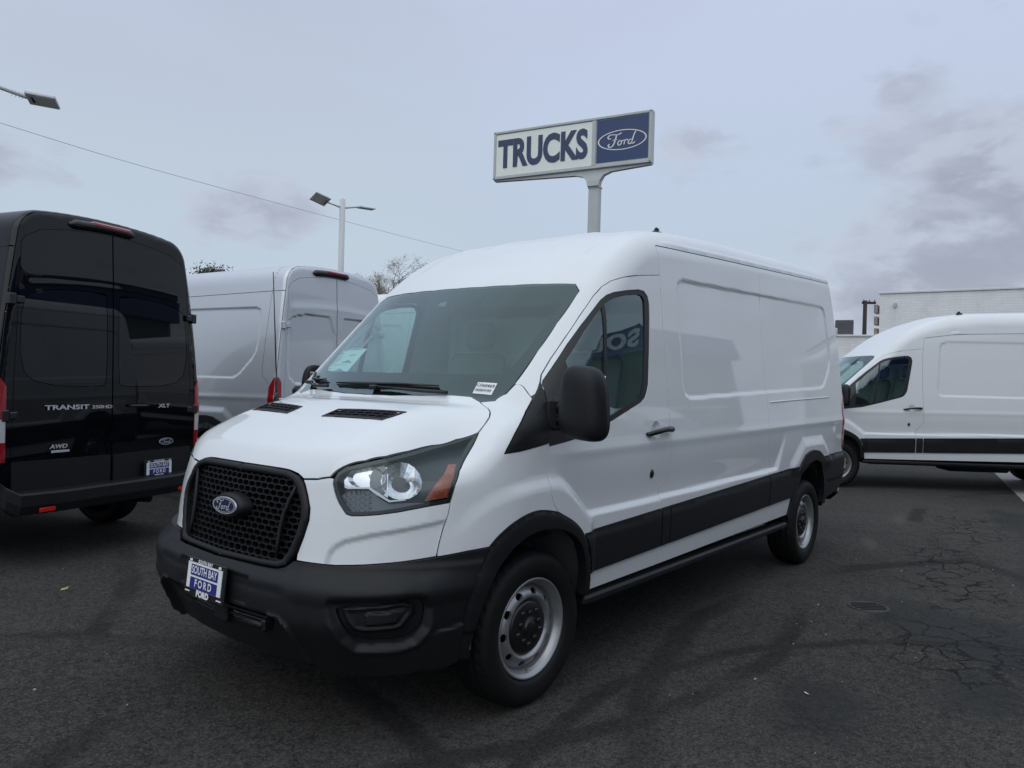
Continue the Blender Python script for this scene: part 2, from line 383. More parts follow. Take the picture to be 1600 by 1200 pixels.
    def normal(b,P):
        e=.002; n=np.empty_like(P)
        for i in range(3):
            d=np.zeros(3); d[i]=e
            n[:,i]=b.f(*(P+d).T)-b.f(*(P-d).T)
        return n/np.linalg.norm(n,axis=1,keepdims=True)
    def root(b,A,D,L,n=28):
        lo=np.zeros(len(A)); hi=np.full(len(A),float(L)); found=np.zeros(len(A),bool)
        for i in range(1,n+1):
            t=L*i/n; k=~found
            if not k.any(): break
            idx=np.nonzero(k)[0]; v=b.f(*(A[idx]+D[idx]*t).T); c=idx[v<0]
            lo[c]=L*(i-1)/n; hi[c]=t; found[c]=True
        fl=b.f(*(A+D*lo[:,None]).T); fh=b.f(*(A+D*hi[:,None]).T)
        for _ in range(7):
            m=hi-fh*(hi-lo)/np.where(np.abs(fh-fl)<1e-12,1e-12,fh-fl); m=np.clip(m,lo,hi); v=b.f(*(A+D*m[:,None]).T); ins=v<0
            fl2=np.where(ins,fl*.5,v); fh=np.where(ins,v,fh*.5); fl=fl2
            hi=np.where(ins,m,hi); lo=np.where(ins,lo,m)
        # pick the end with the smaller residual
        return A+D*np.where(np.abs(b.f(*(A+D*lo[:,None]).T))<np.abs(b.f(*(A+D*hi[:,None]).T)),lo,hi)[:,None]
    def hitray(b,c,d,L=9):
        ts=np.arange(.5,L,.01); P=c+d*ts[:,None]; v=b.f(*P.T); i=np.argmax(v<0)
        if v[i]>=0: return None
        lo,hi=ts[i-1],ts[i]
        for _ in range(25):
            m=(lo+hi)/2
            if b.f(*(c+d*m))<0: hi=m
            else: lo=m
        return c+d*hi
# ------------------------------------------------------------------ surface patches on a body
def A2(x): return np.array(x,float)
class Charts:
    def __init__(s,b): s.b=b
    def P(s,ch,uv):
        uv=A2(uv); u,v=uv[:,0],uv[:,1]; b=s.b; o=np.zeros_like(u); l=o+1
        if ch=='side': return b.root(np.stack([u,o-1.25,v],1),np.stack([o,l,o],1),1.2)
        if ch=='front': c,n=np.cos(u),np.sin(u); return b.root(np.stack([1.05-1.5*c,-1.5*n,v],1),np.stack([c,n,o],1),1.5,36)
        if ch=='top': return b.root(np.stack([u,v,o+2.95],1),np.stack([o,o,-l],1),2.2,50)
        if ch=='rear': return b.root(np.stack([o+6.2,u,v],1),np.stack([-l,o,o],1),1.0)
        if ch=='polar': c,n=np.cos(v/1.2),np.sin(v/1.2); return b.root(np.stack([u,-1.9*c,1.3+1.9*n],1),np.stack([o,c,-n],1),1.8,40)
    def inv(s,ch,P):
        P=A2(P)
        if ch=='side': return P[:,[0,2]]
        if ch=='front': return np.stack([np.arctan2(-P[:,1],1.05-P[:,0]),P[:,2]],1)
        if ch=='top': return P[:,:2]
        if ch=='rear': return P[:,1:]
        if ch=='polar': return np.stack([P[:,0],1.2*np.arctan2(P[:,2]-1.3,-P[:,1])],1)
    def conv(s,a,b_,uv): return s.inv(b_,s.P(a,uv)).tolist()
def chaikin(P,n=2,closed=True,keep=()):
    P=[tuple(p) for p in P]
    for _ in range(n):
        Q=[]; m=len(P); rng=range(m if closed else m-1)
        if not closed: Q.append(P[0])
        for i in rng:
            a=P[i];b=P[(i+1)%m]; Q+= [tuple(.75*x+.25*y for x,y in zip(a,b)),tuple(.25*x+.75*y for x,y in zip(a,b))]
        if not closed: Q.append(P[-1])
        P=Q
    return P
def area(P): P=A2(P); x,y=P[:,0],P[:,1]; return .5*np.sum(x*np.roll(y,-1)-np.roll(x,-1)*y)
def inset(P,g,lock=None):
    P=A2(P)
    if area(P)<0: P=P[::-1]
    n=len(P); E=np.roll(P,-1,0)-P; L=np.linalg.norm(E,axis=1,keepdims=True); E=E/np.maximum(L,1e-9); N=np.stack([-E[:,1],E[:,0]],1)
    M=N+np.roll(N,1,0); M/=np.maximum(np.linalg.norm(M,axis=1,keepdims=True),1e-6); c=np.maximum(np.sum(M*N,1),.45)
    Q=P+M*(g/c)[:,None]
    if lock is not None:
        ax,val=lock; k=np.abs(P[:,ax]-val)<1e-6; Q[k,ax]=val
    return Q
def resample(P,st):
    P=A2(P); out=[]
    for i in range(len(P)):
        a,b=P[i],P[(i+1)%len(P)]; d=np.linalg.norm(b-a)
        if d<1e-7: continue
        k=max(1,int(math.ceil(d/st)))
        for j in range(k): out.append(a+(b-a)*j/k)
    # drop near duplicates
    Q=[out[0]]
    for q in out[1:]:
        if np.linalg.norm(q-Q[-1])>st*.22: Q.append(q)
    if np.linalg.norm(Q[0]-Q[-1])<st*.2: Q.pop()
    return np.array(Q)
def patch2d(outer,holes,st):
    loops=[resample(outer,st)]+[resample(h,st) for h in holes]
    lo,hi=loops[0].min(0),loops[0].max(0)
    ys=np.arange(lo[1],hi[1],st*.87); G=[]
    for j,y in enumerate(ys):
        xs=np.arange(lo[0]+(j%2)*st*.5,hi[0],st); G.append(np.stack([xs,np.full_like(xs,y)],1))
    G=np.concatenate(G); d=psdf(G[:,0],G[:,1],loops[0]); k=d<-st*.45
    for h in loops[1:]:
        dh=psdf(G[:,0],G[:,1],h); k&=dh>st*.45
    G=G[k]; V=np.concatenate(loops+[G]); E=[]; o=0; L=[]
    for l in loops:
        n=len(l); E+=[(o+i,o+(i+1)%n) for i in range(n)]; L.append(list(range(o,o+n))); o+=n
    r=delaunay_2d_cdt([Vector(v) for v in V],E,[],0,1e-7)
    vv=np.array([tuple(v) for v in r[0]]); T=np.array([f for f in r[2] if len(f)==3]); C=vv[T].mean(1)
    d=psdf(C[:,0],C[:,1],loops[0])<0
    for h in loops[1:]: d&=psdf(C[:,0],C[:,1],h)>0
    T=T[d]
    mp={}  # original loop index -> new index
    for i,og in enumerate(r[3]):
        for q in og: mp[q]=i
    L=[[mp[i] for i in l if i in mp] for l in L]
    used=np.unique(T); re=-np.ones(len(vv),int); re[used]=np.arange(len(used))
    T=re[T]; L=[[re[i] for i in l if re[i]>=0] for l in L]
    return vv[used],T,L
def patch(ctx,name,ch,outer,m,parent,holes=(),st=.02,off=0.0,rim=.012,gap=.0018,mir='both',lock=None,offfn=None,props=None,label=None):
    """mesh patch lying on the body. mir: 'both' two objects, 'join' mirrored into one, 'one' only driver side"""
    C=ctx['C']; st=st*ctx.get('q',1)
    outer=inset(outer,gap,lock); holes=[inset(h,-gap) for h in holes]
    uv,T,L=patch2d(outer,holes,st)
    P=C.P(ch,uv); N=C.b.normal(P)
    if lock is not None and mir=='join':
        k=np.abs(uv[:,lock[0]]-lock[1])<1e-5; P[k,1]=0; N[k,1]=0; N/=np.linalg.norm(N,axis=1,keepdims=True)
    o=off if offfn is None else offfn(uv)
    Q=P+N*(np.broadcast_to(o,len(P))[:,None]+.0)
    if offfn is not None and ctx.get('fine',True):
        e=.003; du,dv=uv+[e,0],uv+[0,e]; ru=uv-[e,0]; rv=uv-[0,e]
        if lock is not None and mir=='join': 
            pass
        def Z(w): return N*(np.broadcast_to(offfn(w),len(w))[:,None])
        # surface tangents from the base surface, plus the gradient of the offset
        Pu=C.P(ch,du)-P; Pv=C.P(ch,dv)-P
        bad=(np.linalg.norm(Pu,axis=1)>.03)|(np.linalg.norm(Pv,axis=1)>.03)
        Tu=Pu*2+Z(du)-Z(ru); Tv=Pv*2+Z(dv)-Z(rv); n2=np.cross(Tu,Tv); n2/=np.linalg.norm(n2,axis=1,keepdims=True)+1e-12
        n2*=np.sign(np.sum(n2*N,1,keepdims=True)+1e-12); N2=np.where(bad[:,None],N,n2)
        if lock is not None and mir=='join': N2[k,1]=0; N2/=np.linalg.norm(N2,axis=1,keepdims=True)+1e-12
    else: N2=N
    # orientation
    a,b,c=T[:,0],T[:,1],T[:,2]; nn=np.cross(Q[b]-Q[a],Q[c]-Q[a]); fl=np.sum(nn*N[a],1)<0
    T=T.copy(); T[fl]=T[fl][:,[0,2,1]]
    V=[Q];NN=[N2];F=T.tolist(); base=len(Q)
    for l in L:
        n=len(l)
        if n<3 or rim<=0: continue
        l=np.array(l); p=Q[l]; nr=N[l]; tg=np.roll(p,-1,0)-np.roll(p,1,0); out=np.cross(tg,nr); out/=np.linalg.norm(out,axis=1,keepdims=True)+1e-9
        cen=uv[l].mean(0)
        # outward sign: step in uv
        ar=area(uv[l]); sgn=1 if True else -1
        # test: material lies inside for outer, outside for holes; decide using a triangle containing first edge
        e0=l[0]; tri=[t for t in T if e0 in t and l[1] in t]
        if tri:
            oth=[q for q in tri[0] if q not in (l[0],l[1])][0]
            if np.dot(out[0],Q[oth]-Q[e0])>0: out=-out; sgn=-1
        V.append(p); NN.append(out); V.append(p-nr*rim); NN.append(out)
        for i in range(n):
            j=(i+1)%n
            if lock is not None and mir=='join' and abs(uv[l[i]][lock[0]]-lock[1])<1e-5 and abs(uv[l[j]][lock[0]]-lock[1])<1e-5: continue
            A,B,Cc,D=base+i,base+j,base+n+j,base+n+i
            F.append([A,D,Cc,B] if sgn>0 else [A,B,Cc,D])
        base+=2*n
    V=np.concatenate(V);NN=np.concatenate(NN)
    pr=dict(props or {})
    def mk(V,NN,F): return meshobj(name,V,F,m,parent,normals=NN,**pr)
    fm=[f[::-1] for f in F]; Vm=V*[1,-1,1]; Nm=NN*[1,-1,1]
    if mir=='one': return mk(V,NN,F)
    if mir=='join':
        n=len(V); return mk(np.concatenate([V,Vm]),np.concatenate([NN,Nm]),F+[[i+n for i in f] for f in fm])
    if mir=='pass': return mk(Vm,Nm,fm)
    return mk(V,NN,F),mk(Vm,Nm,fm)
# ------------------------------------------------------------------ measured outlines (metres, van frame)
HEADL=[[.584,1.032],[.584,1.055],[.597,1.081],[.629,1.103],[.706,1.123],[.788,1.141],[.882,1.161],[.992,1.184],[1.122,1.208],[1.243,1.236],[1.188,1.183],[1.144,1.143],[1.085,1.09],[1.059,1.04],[1.037,.97],[.962,.958],[.906,.948],[.841,.935],[.771,.924],[.716,.918],[.67,.915],[.647,.921],[.634,.937],[.617,.959],[.604,.981],[.594,1.003]]
GR_O=[[0,1.066],[.193,1.066],[.353,1.063],[.414,1.049],[.446,1.025],[.472,.979],[.489,.93],[.490,.885],[.472,.817],[.442,.739],[.408,.697],[.369,.685],[.275,.683],[0,.680]]
GR_I=[[0,1.040],[.2,1.040],[.334,1.038],[.386,1.025],[.412,1.0],[.434,.965],[.450,.925],[.453,.885],[.438,.825],[.412,.76],[.383,.718],[.345,.707],[.26,.704],[0,.702]]
HOOD_S=[[.173,-.41],[.184,-.484],[.202,-.537],[.212,-.547],[.224,-.56],[.244,-.585],[.294,-.645],[.361,-.693],[.458,-.722],[.567,-.745],[.68,-.777],[.765,-.827],[.807,-.825],[.853,-.815],[.881,-.794],[.904,-.76],[.935,-.685]]
BTOP=[[.449,.723],[.52,.723],[.613,.723],[.724,.731],[.856,.743],[.986,.759],[1.11,.773]]
ARCH_D=[[1.418,.44],[1.406,.525],[1.38,.642],[1.331,.745],[1.25,.812],[1.11,.874]]
ARCH_F=[[1.11,.874],[.982,.900],[.885,.893],[.787,.862],[.711,.818],[.667,.778]]
ARCH_B=[[.667,.778],[.626,.721],[.586,.657],[.558,.58],[.544,.507],[.538,.42],[.542,.335]]
ARCH_D,ARCH_F,ARCH_B=[[list(p) for p in chaikin(q,2,False)] for q in (ARCH_D,ARCH_F,ARCH_B)]
ARCH_O=ARCH_D[:-1]+ARCH_F[:-1]+ARCH_B
ARCH_I=[list(p) for p in chaikin([[.600,.335],[.598,.42],[.607,.487],[.630,.556],[.660,.624],[.696,.676],[.743,.728],[.802,.772],[.868,.800],[.951,.814],[1.04,.812],[1.137,.794],[1.233,.752],[1.306,.685],[1.345,.585],[1.352,.49],[1.350,.44]],1,False)]
RARCH_O=[[4.254,.457],[4.280,.55],[4.317,.66],[4.365,.768],[4.43,.865],[4.537,.931],[4.64,.953],[4.741,.958],[4.85,.947],[4.95,.91],[5.06,.83],[5.14,.73],[5.185,.62],[5.195,.53],[5.185,.47]]
RARCH_I=[[5.118,.47],[5.125,.53],[5.115,.605],[5.08,.70],[5.00,.795],[4.90,.850],[4.79,.875],[4.70,.872],[4.59,.850],[4.50,.79],[4.43,.70],[4.385,.60],[4.360,.52],[4.352,.457]]
DOOR_F=[[1.142,1.462],[1.136,1.450],[1.128,1.434],[1.126,1.411],[1.108,1.357],[1.091,1.296],[1.076,1.236],[1.066,1.19],[1.052,1.15],[1.045,1.10],[1.044,1.03],[1.05,.96],[1.075,.91],[1.11,.874]]
DOOR_T=[[1.170,1.498],[1.246,1.574],[1.355,1.678],[1.487,1.803],[1.613,1.918],[1.682,1.971],[1.753,2.008],[1.848,2.038],[1.999,2.066],[2.255,2.100]]
DOOR_R=[[2.245,2.0],[2.232,1.78],[2.228,1.5],[2.243,1.14],[2.247,1.0],[2.215,.965],[2.155,.895],[2.14,.85],[2.14,.445]]
WIN_O=[[1.065,1.172],[1.068,1.196],[1.077,1.236],[1.092,1.296],[1.109,1.357],[1.127,1.411],[1.137,1.445],[1.150,1.464],[1.280,1.587],[1.345,1.649],[1.457,1.748],[1.562,1.835],[1.632,1.893],[1.682,1.924],[1.742,1.945],[1.87,1.969],[1.983,1.985],[2.045,1.983],[2.083,1.957],[2.094,1.915],[2.085,1.85],[2.044,1.64],[2.011,1.468],[1.99,1.425],[1.966,1.392],[1.921,1.367],[1.625,1.278],[1.363,1.207],[1.226,1.190]]
WIN_I=[[1.27,1.235],[1.29,1.566],[1.352,1.622],[1.457,1.720],[1.562,1.808],[1.634,1.865],[1.692,1.897],[1.748,1.919],[1.87,1.944],[1.98,1.959],[2.022,1.955],[2.045,1.93],[2.041,1.88],[1.998,1.638],[1.967,1.485],[1.94,1.42],[1.90,1.385],[1.62,1.302],[1.363,1.231]]
SAIL=[[.776,1.153],[.793,1.174],[.812,1.194],[.831,1.214],[.852,1.235],[.877,1.255],[.908,1.275],[.947,1.295],[.987,1.316],[1.019,1.338],[1.044,1.360],[1.067,1.382],[1.091,1.405],[1.113,1.428],[1.139,1.456],[1.133,1.447],[1.124,1.411],[1.106,1.357],[1.089,1.296],[1.073,1.236],[1.063,1.188],[.942,1.170],[.861,1.159]]
WS_E=[[.935,-.685,1.361],[.969,-.742,1.369],[1.022,-.766,1.403],[1.072,-.775,1.448],[1.244,-.779,1.613],[1.396,-.78,1.759],[1.558,-.782,1.914],[1.588,-.780,1.941],[1.616,-.737,1.983]]
WS_T=[[1.566,-.568],[1.521,-.382],[1.492,-.19],[1.484,0]]
PSEAM=[[1.072,-.768,1.451],[1.078,-.787,1.450],[1.083,-.807,1.445],[1.083,-.824,1.435],[1.079,-.843,1.421],[1.074,-.860,1.407],[1.070,-.877,1.392]]
FOG_O=[[.634,.589],[.901,.617],[.927,.603],[.94,.572],[.93,.505],[.896,.458],[.852,.445],[.718,.438],[.681,.471],[.653,.527]]
FOG_M=[[.666,.572],[.873,.594],[.897,.579],[.898,.556],[.865,.504],[.842,.495],[.729,.486],[.701,.496],[.682,.53]]
RARCH_C=[p for p in RARCH_O if p[0]<4.96]
FASC_C=[[.575,.70],[.582,.733],[.590,.765],[.612,.793],[.650,.816],[.746,.843],[.854,.863],[.965,.885],[1.10,.91],[1.10,.70]]
CUP=[(2.075+.050*math.cos(t),1.212+.048*math.sin(t)) for t in [k*2*math.pi/24 for k in range(24)]]
VENT=[[.458,-.132],[.555,-.137],[.629,-.528],[.504,-.501]]
def seg(P,a,b): return P[a:b]
def clad_t(x): return .745+(x-1.33)*.033
def clad_b(x): return .539+(x-1.4)*.0245
def sill(x): return .440+(x-1.42)*.012
def lathe(prof,n,axis_y=True):
    """profile [(r,y)] around the y axis"""
    V=[];F=[]
    for r,y in prof:
        for k in range(n):
            t=2*math.pi*k/n; V.append((r*math.cos(t),y,r*math.sin(t)))
    m=len(prof)
    for i in range(m-1):
        for k in range(n): F.append((i*n+k,(i+1)*n+k,(i+1)*n+(k+1)%n,i*n+(k+1)%n))
    return V,F
WHEELM={}
def wheel_meshes():
    if WHEELM: return WHEELM
    # tyre : outer side is y=0 plane side (negative y outwards)
    n=144; prof=[(.226,.030),(.236,.012),(.252,.006),(.275,.001),(.300,.0),(.318,.006),(.330,.016),(.340,.030),(.3475,.045),(.350,.075),(.3515,.118),(.350,.16),(.3475,.19),(.338,.207),(.318,.228),(.28,.234),(.24,.222),(.226,.205)]
    # fine circumferential grid with tread grooves
    P=[]
    for i in range(len(prof)-1):
        a,b=prof[i],prof[i+1]; k=3 if 6<=i<=12 else 1
        for j in range(k): P.append((a[0]+(b[0]-a[0])*j/k,a[1]+(b[1]-a[1])*j/k))
    P.append(prof[-1]); n=216; V=[]
    for (r,y) in P:
        for k in range(n):
            t=2*math.pi*k/n; rr=r
            if .028<=y<=.205 and r>.325:
                ph=k+int(round(y*90)); blk=(ph%6)
                if blk<2: rr-=.0034 if y<.06 or y>.17 else .0026
                if abs(y-.068)<.006 or abs(y-.118)<.006 or abs(y-.165)<.006: rr-=.007
            V.append((rr*math.cos(t),y,rr*math.sin(t)))
    F=[]
    for i in range(len(P)-1):
        for k in range(n): F.append((i*n+k,(i+1)*n+k,(i+1)*n+(k+1)%n,i*n+(k+1)%n))
    me=bpy.data.meshes.new('tyre'); me.from_pydata(V,[],F); me.materials.append(M_TYRE)
    me.polygons.foreach_set('use_smooth',np.ones(len(F),bool)); me.update(); WHEELM['tyre']=me
    # rim: barrel + disc with holes
    mb=MB()
    v,f=lathe([(.226,.032),(.2265,.020),(.222,.0165),(.216,.019),(.212,.027),(.2055,.030),(.203,.040),(.197,.046),(.194,.056),(.192,.074)],120); mb.add(v,f,0,True)
    v,f=lathe([(.192,.074),(.19,.20)],60); mb.add(v,f,0,True)
    def disc(r):
        return np.interp(r,[.0,.114,.125,.133,.141,.160,.174,.186,.1935],[.060,.060,.056,.042,.036,.044,.057,.069,.075])
    circ=lambda cx,cy,a,b,rot,n=16:[(cx+a*math.cos(t)*math.cos(rot)-b*math.sin(t)*math.sin(rot),cy+a*math.cos(t)*math.sin(rot)+b*math.sin(t)*math.cos(rot)) for t in [2*math.pi*k/n for k in range(n)]]
    holes=[circ(.161*math.cos(q),.161*math.sin(q),.0135,.0205,q) for q in [2*math.pi*k/10+.1 for k in range(10)]]+[circ(0,0,.121,.121,0,40)]
    uv,T,L=patch2d(circ(0,0,.1935,.1935,0,90),holes,.009)
    r=np.hypot(uv[:,0],uv[:,1]); Y=disc(r); V=[(a,y,b) for (a,b),y in zip(uv,Y)]; 
    F=[]
    for t in T:
        a,b,c=[Vector(V[i]) for i in t]
        F.append(tuple(t) if (b-a).cross(c-a).y<0 else tuple(t[::-1]))
    mb.add(V,F,0,True)
    for l in L[1:-1]: # hole skirts
        n=len(l); W=[V[i] for i in l]+[(V[i][0],V[i][1]+.012,V[i][2]) for i in l]; mb.add(W,[(i,(i+1)%n,n+(i+1)%n,n+i) for i in range(n)],0,False)
    # valve
    mb.tube([(.0,.05,-.196),(.0,.03,-.188)],.004,6)
    o=mb.obj('rim',[M_RIM]); WHEELM['rim']=o.data; bpy.data.objects.remove(o)
    mb=MB(); v,f=lathe([(.001,.026),(.030,.026),(.034,.030),(.036,.038),(.060,.038),(.108,.040),(.119,.047),(.123,.064)],60); mb.add(v,f,0,True)
    for k in range(5):
        q=2*math.pi*k/5+.3; 
        mb.add(*lathe([(.0005,.025),(.010,.025),(.013,.030),(.013,.046)],14),0,True)
        o=len(mb.v)-56
        for i in range(o,len(mb.v)): x,y,z=mb.v[i]; mb.v[i]=(x+.066*math.cos(q),y+.004,z+.066*math.sin(q))
        q2=q+math.pi/5; mb.box((.080*math.cos(q2),.037,.080*math.sin(q2)),(.026,.010,.026),b=.006)
    o=mb.obj('hub_cap',[M_PLASG]); WHEELM['cap']=o.data; bpy.data.objects.remove(o)
    v,f=lathe([(.02,.13),(.19,.13),(.19,.2),(.02,.2)],24); mb=MB(); mb.add(v,f,0,True); o=mb.obj('brake',[M_DARK]); WHEELM['brake']=o.data; bpy.data.objects.remove(o)
    return WHEELM
def wheel(parent,x,side,yout=.955,steer=0):
    W=wheel_meshes(); e=empty('wheel',(x,side*yout,.351),0,parent); e.rotation_euler=(0,0,(0 if side<0 else math.pi)+steer)
    # for the driver side (y<0) outwards is -y
    for nm,k in (('tyre','tyre'),('rim','rim'),('hub_cap','cap'),('brake_drum','brake')):
        o=bpy.data.objects.new(nm,W[k]); link(o,e)
        o.location=(0,-.022 if side<0 else -.022,0)
    return e
def plate(parent,M):
    """licence plate in its frame; M local x right, y up, z out"""
    mb=MB(); mb.box((0,0,.004),(.315,.160,.010),b=.003,M=M); o=mb.obj('license_plate_frame',[M_PLASG],parent)
    mb=MB(); mb.box((0,.006,.011),(.270,.108,.003),M=M)
    mb.obj('plate_panel',[M_PAPER],o)
    mb=MB()
    for cy,h in ((.030,.046),(-.024,.046)):
        mb.add([tuple(M@Vector(p)) for p in((-.107,cy-h/2,.0135),(.107,cy-h/2,.0135),(.107,cy+h/2,.0135),(-.107,cy+h/2,.0135))],[(0,1,2,3)],0)
    v,f=textmesh('SOUTH BAY',.046,.0009,sx=.80); tx(mb,M@Matrix.Translation((0,.030,.0145)),v,f,1)
    v,f=textmesh('FORD',.043,.0012,sx=.95,spacing=1.45); tx(mb,M@Matrix.Translation((0,-.024,.0145)),v,f,1)
    v,f=textmesh('FORD',.034,.0022,sx=1.1); tx(mb,M@Matrix.Translation((0,-.064,.0125)),v,f,1)
    v,f=textmesh('SOUTH BAY',.020,.0008,sx=1.05); tx(mb,M@Matrix.Translation((0,.0685,.0125)),v,f,1)
    for sx_ in(-1,1):
        mb.box((sx_*.125,-.064,.0105),(.036,.005,.002),M=M,mi=1); mb.box((sx_*.115,.0685,.0125),(.018,.010,.003),M=M,mi=1)
    mb.obj('lettering',[M_NAVY,M_WHITEP],o)
    return o
# ------------------------------------------------------------------ the van
BODIES={}
def make_van(paint,high=False,q=1.0,detail=2,glazed=False,sign_letters=None,label='',group=None,loc=(0,0,0),rz=0,antenna=True,stickers=False,front=True,rear=True,interior=True,whip=False):
    root=empty('cargo_van' if not glazed else 'passenger_van',loc,rz,None,label=label,category='van')
    if group: root['group']=group
    b=BODIES.setdefault(high,Body(high)); C=Charts(b); ctx=dict(C=C,q=q)
    def P_(*a,**k): return patch(ctx,*a,**k)
    fr=lambda P3: C.inv('front',P3).tolist()
    po=lambda P3: C.inv('polar',P3).tolist()
    # common 3D curves
    archFf=fr(C.P('side',ARCH_F)); archFb=fr(C.P('side',ARCH_B))
    gut=lambda x: b.gut(x)
    rxf=lambda z: 5.80-.035*np.clip((np.array(z)-1.0)/1.5,0,None)**2
    # rear edge of the body (on the 45 degree line of the rounded corner), top centre -> gutter -> down the side
    RE3=[]
    for y in (0,-.15,-.3,-.45,-.57,-.66,-.73):
        x=5.74
        for _ in range(6): p=C.P('top',[[x,y]])[0]; x=float(rxf(p[2]))-.018
        RE3.append(C.P('top',[[x,y]])[0])
    ge=float(gut(5.7)); gz=[z for z in (RE3[-1][2]-.05,RE3[-1][2]-.10) if z>ge+.02]+[ge]
    for z in gz: RE3.append(C.P('side',[[float(rxf(z))-.018,z]])[0])
    RS3=[C.P('side',[[float(rxf(z))-.018,z]])[0] for z in [ge,2.1,1.8,1.5,1.2,.888]]
    RE3=A2(RE3); RS3=A2(RS3)
    # ---- hood
    hs=HOOD_S; hr=[[.948,-.62],[.925,-.52],[.880,-.36],[.845,-.18],[.835,0]]
    hf=C.inv('top',C.P('front',[[0.0,1.070],[.12,1.070],[.24,1.0695],[.34,1.067],[.40,1.056]])).tolist(); hf[0][1]=0.0
    hs=[list(C.inv('top',C.P('front',[[.437,1.038]]))[0])]+HOOD_S[1:]
    outer=hf+hs+hr
    hood3=C.P('top',hs); hoodF=fr(hood3)
    vents=chaikin(VENT,1)
    hood=P_('hood','top',outer,paint,root,holes=[vents],st=.016,mir='join',lock=(1,0.0),gap=.002)
    # mirrored hood vent inserts
    vi=inset(VENT,.004)
    fvs=P_('hood_vent','top',VENT,M_PLAS,hood,holes=[inset(VENT,.016)],st=.02,off=.003,rim=.03,mir='both')
    P_('vent_base','top',VENT,M_DARK,fvs[0],st=.05,off=-.022,rim=0,mir='both')
    if detail>1:
        for s in(-1,1):
            mb=MB()
            for k in range(1,8):
                t=k/8; a=np.array(VENT[0])*(1-t)+np.array(VENT[3])*t; c=np.array(VENT[1])*(1-t)+np.array(VENT[2])*t
                P3=C.P('top',[a,c]); 
                mb.tube([(P3[0][0]+.01,s*-P3[0][1],P3[0][2]-.003),(P3[1][0]-.01,s*-P3[1][1],P3[1][2]-.003)],.0035,4)
            for k in (1,2,3):
                t=k/4; a=np.array(VENT[0])*(1-t)+np.array(VENT[1])*t; c=np.array(VENT[3])*(1-t)+np.array(VENT[2])*t
                P3=C.P('top',[a+(c-a)*u for u in np.linspace(0.03,.97,5)]); mb.tube([(p[0],s*-p[1],p[2]-.002) for p in P3],.004,4)
            mb.obj('vent_louvre',[M_PLAS],fvs[0 if s<0 else 1])
    # ---- windscreen
    wsE=[[p[0],p[1]] for p in WS_E]; ws=wsE+WS_T+[[.842,0],[.85,-.18],[.885,-.36],[.93,-.54]]
    wind=P_('windshield','top',ws,M_GLASS,root,st=.035,off=-.003,rim=.004,mir='join',lock=(1,0.0),gap=.002)
    fr_in=[[.975,0],[.985,-.18],[1.01,-.36],[1.045,-.53],[1.09,-.66],[1.13,-.700],[1.25,-.716],[1.40,-.722],[1.52,-.724],[1.555,-.700],[1.545,-.60],[1.50,-.40],[1.468,-.22],[1.462,0]]
    ins=[[.0001,0]]
    P_('windshield_frit','top',wsE+WS_T+[[1.462,0],[1.468,-.22],[1.50,-.40],[1.545,-.60],[1.555,-.700],[1.52,-.724],[1.40,-.722],[1.25,-.716],[1.13,-.700],[1.09,-.66],[1.045,-.53],[1.01,-.36],[.985,-.18],[.975,0],[.842,0],[.85,-.18],[.885,-.36],[.93,-.54]],M_FRIT,wind,st=.03,off=-.009,rim=0,mir='join',lock=(1,0.0),gap=.003)
    P_('sensor_shield','top',[[1.475,-.25],[1.475,.22],[1.375,.14],[1.262,.045],[1.262,-.03]],M_FRIT,wind,st=.05,off=-.0105,rim=0,mir='one',gap=0)
    if detail>1:
        P_('camera_window','top',[[1.400,.045],[1.404,.0],[1.372,-.017],[1.378,.05]],M_LAMPG,wind,st=.05,off=-.0075,rim=0,mir='one',gap=0)
    # wipers
    for arm,blade in (([(.905,-.50),(.875,-.30),(.868,-.02)],[(.935,-.42),(.905,-.2),(.893,0.0),(.90,.18),(.918,.34)]),([(.90,.40),(.93,.56),(1.0,.70)],[(.97,.50),(.99,.60),(1.03,.70),(1.08,.745)])):
        mb=MB(); A=C.P('top',arm);B=C.P('top',blade)
        mb.tube([tuple(p+[0,0,.022]) for p in A],[.011,.009,.006],6); mb.tube([tuple(p+[-.004,0,.014]) for p in B],[.004,.008,.009,.008,.004],6)
        mb.tube([tuple(p+[0,0,.004]) for p in B],.004,4)
        mb.box(tuple(A[-1]+[-.002,0,.020]),(.03,.05,.02),b=.006)
        mb.obj('wiper',[M_PLASG],root)
    # cowl filler under the screen corner
    # ---- fascia (white corner between grille and fender) 
    hl=HEADL
    bt=BTOP
    fas=[[.452,1.020],[.472,.979],[.491,.93],[.492,.885],[.474,.817],[.449,.745]]
    fasc=[hoodF[0]]+hoodF[1:3]+[[.584,1.055],[.584,1.032],[.594,1.003],[.604,.981],[.617,.959],[.634,.937],[.647,.921],[.67,.915],[.716,.918],[.771,.924],[.841,.935],[.906,.948],[.962,.958],[1.037,.969],[1.028,.924],[1.011,.866],[.997,.814],[.986,.759],[.856,.743],[.724,.731],[.613,.723],[.52,.723],[.449,.723]]+fas[::-1]
    P_('front_fascia','front',fasc,paint,root,st=.011,mir='both',offfn=lambda uv:-.011*sm(.5-psdf(uv[:,0],uv[:,1],FASC_C)/.022))
    # ---- fender
    ps=fr(PSEAM); wsF=fr(WS_E[:4]); sailF=fr(C.P('side',SAIL[:12][::-1])); 
    doorF=fr(C.P('side',DOOR_F[7:]))
    fen=[[.986,.759],[.997,.814],[1.011,.866],[1.028,.924],[1.037,.969],[1.059,1.04],[1.085,1.09],[1.144,1.143],[1.188,1.183],[1.243,1.236]]+hoodF[12:]+wsF[1:]+ps[1:]+sailF+fr(C.P('side',[[.861,1.159],[.942,1.170],[1.062,1.186]]))+doorF[1:]+archFf[1:]+[[1.11,.773]]
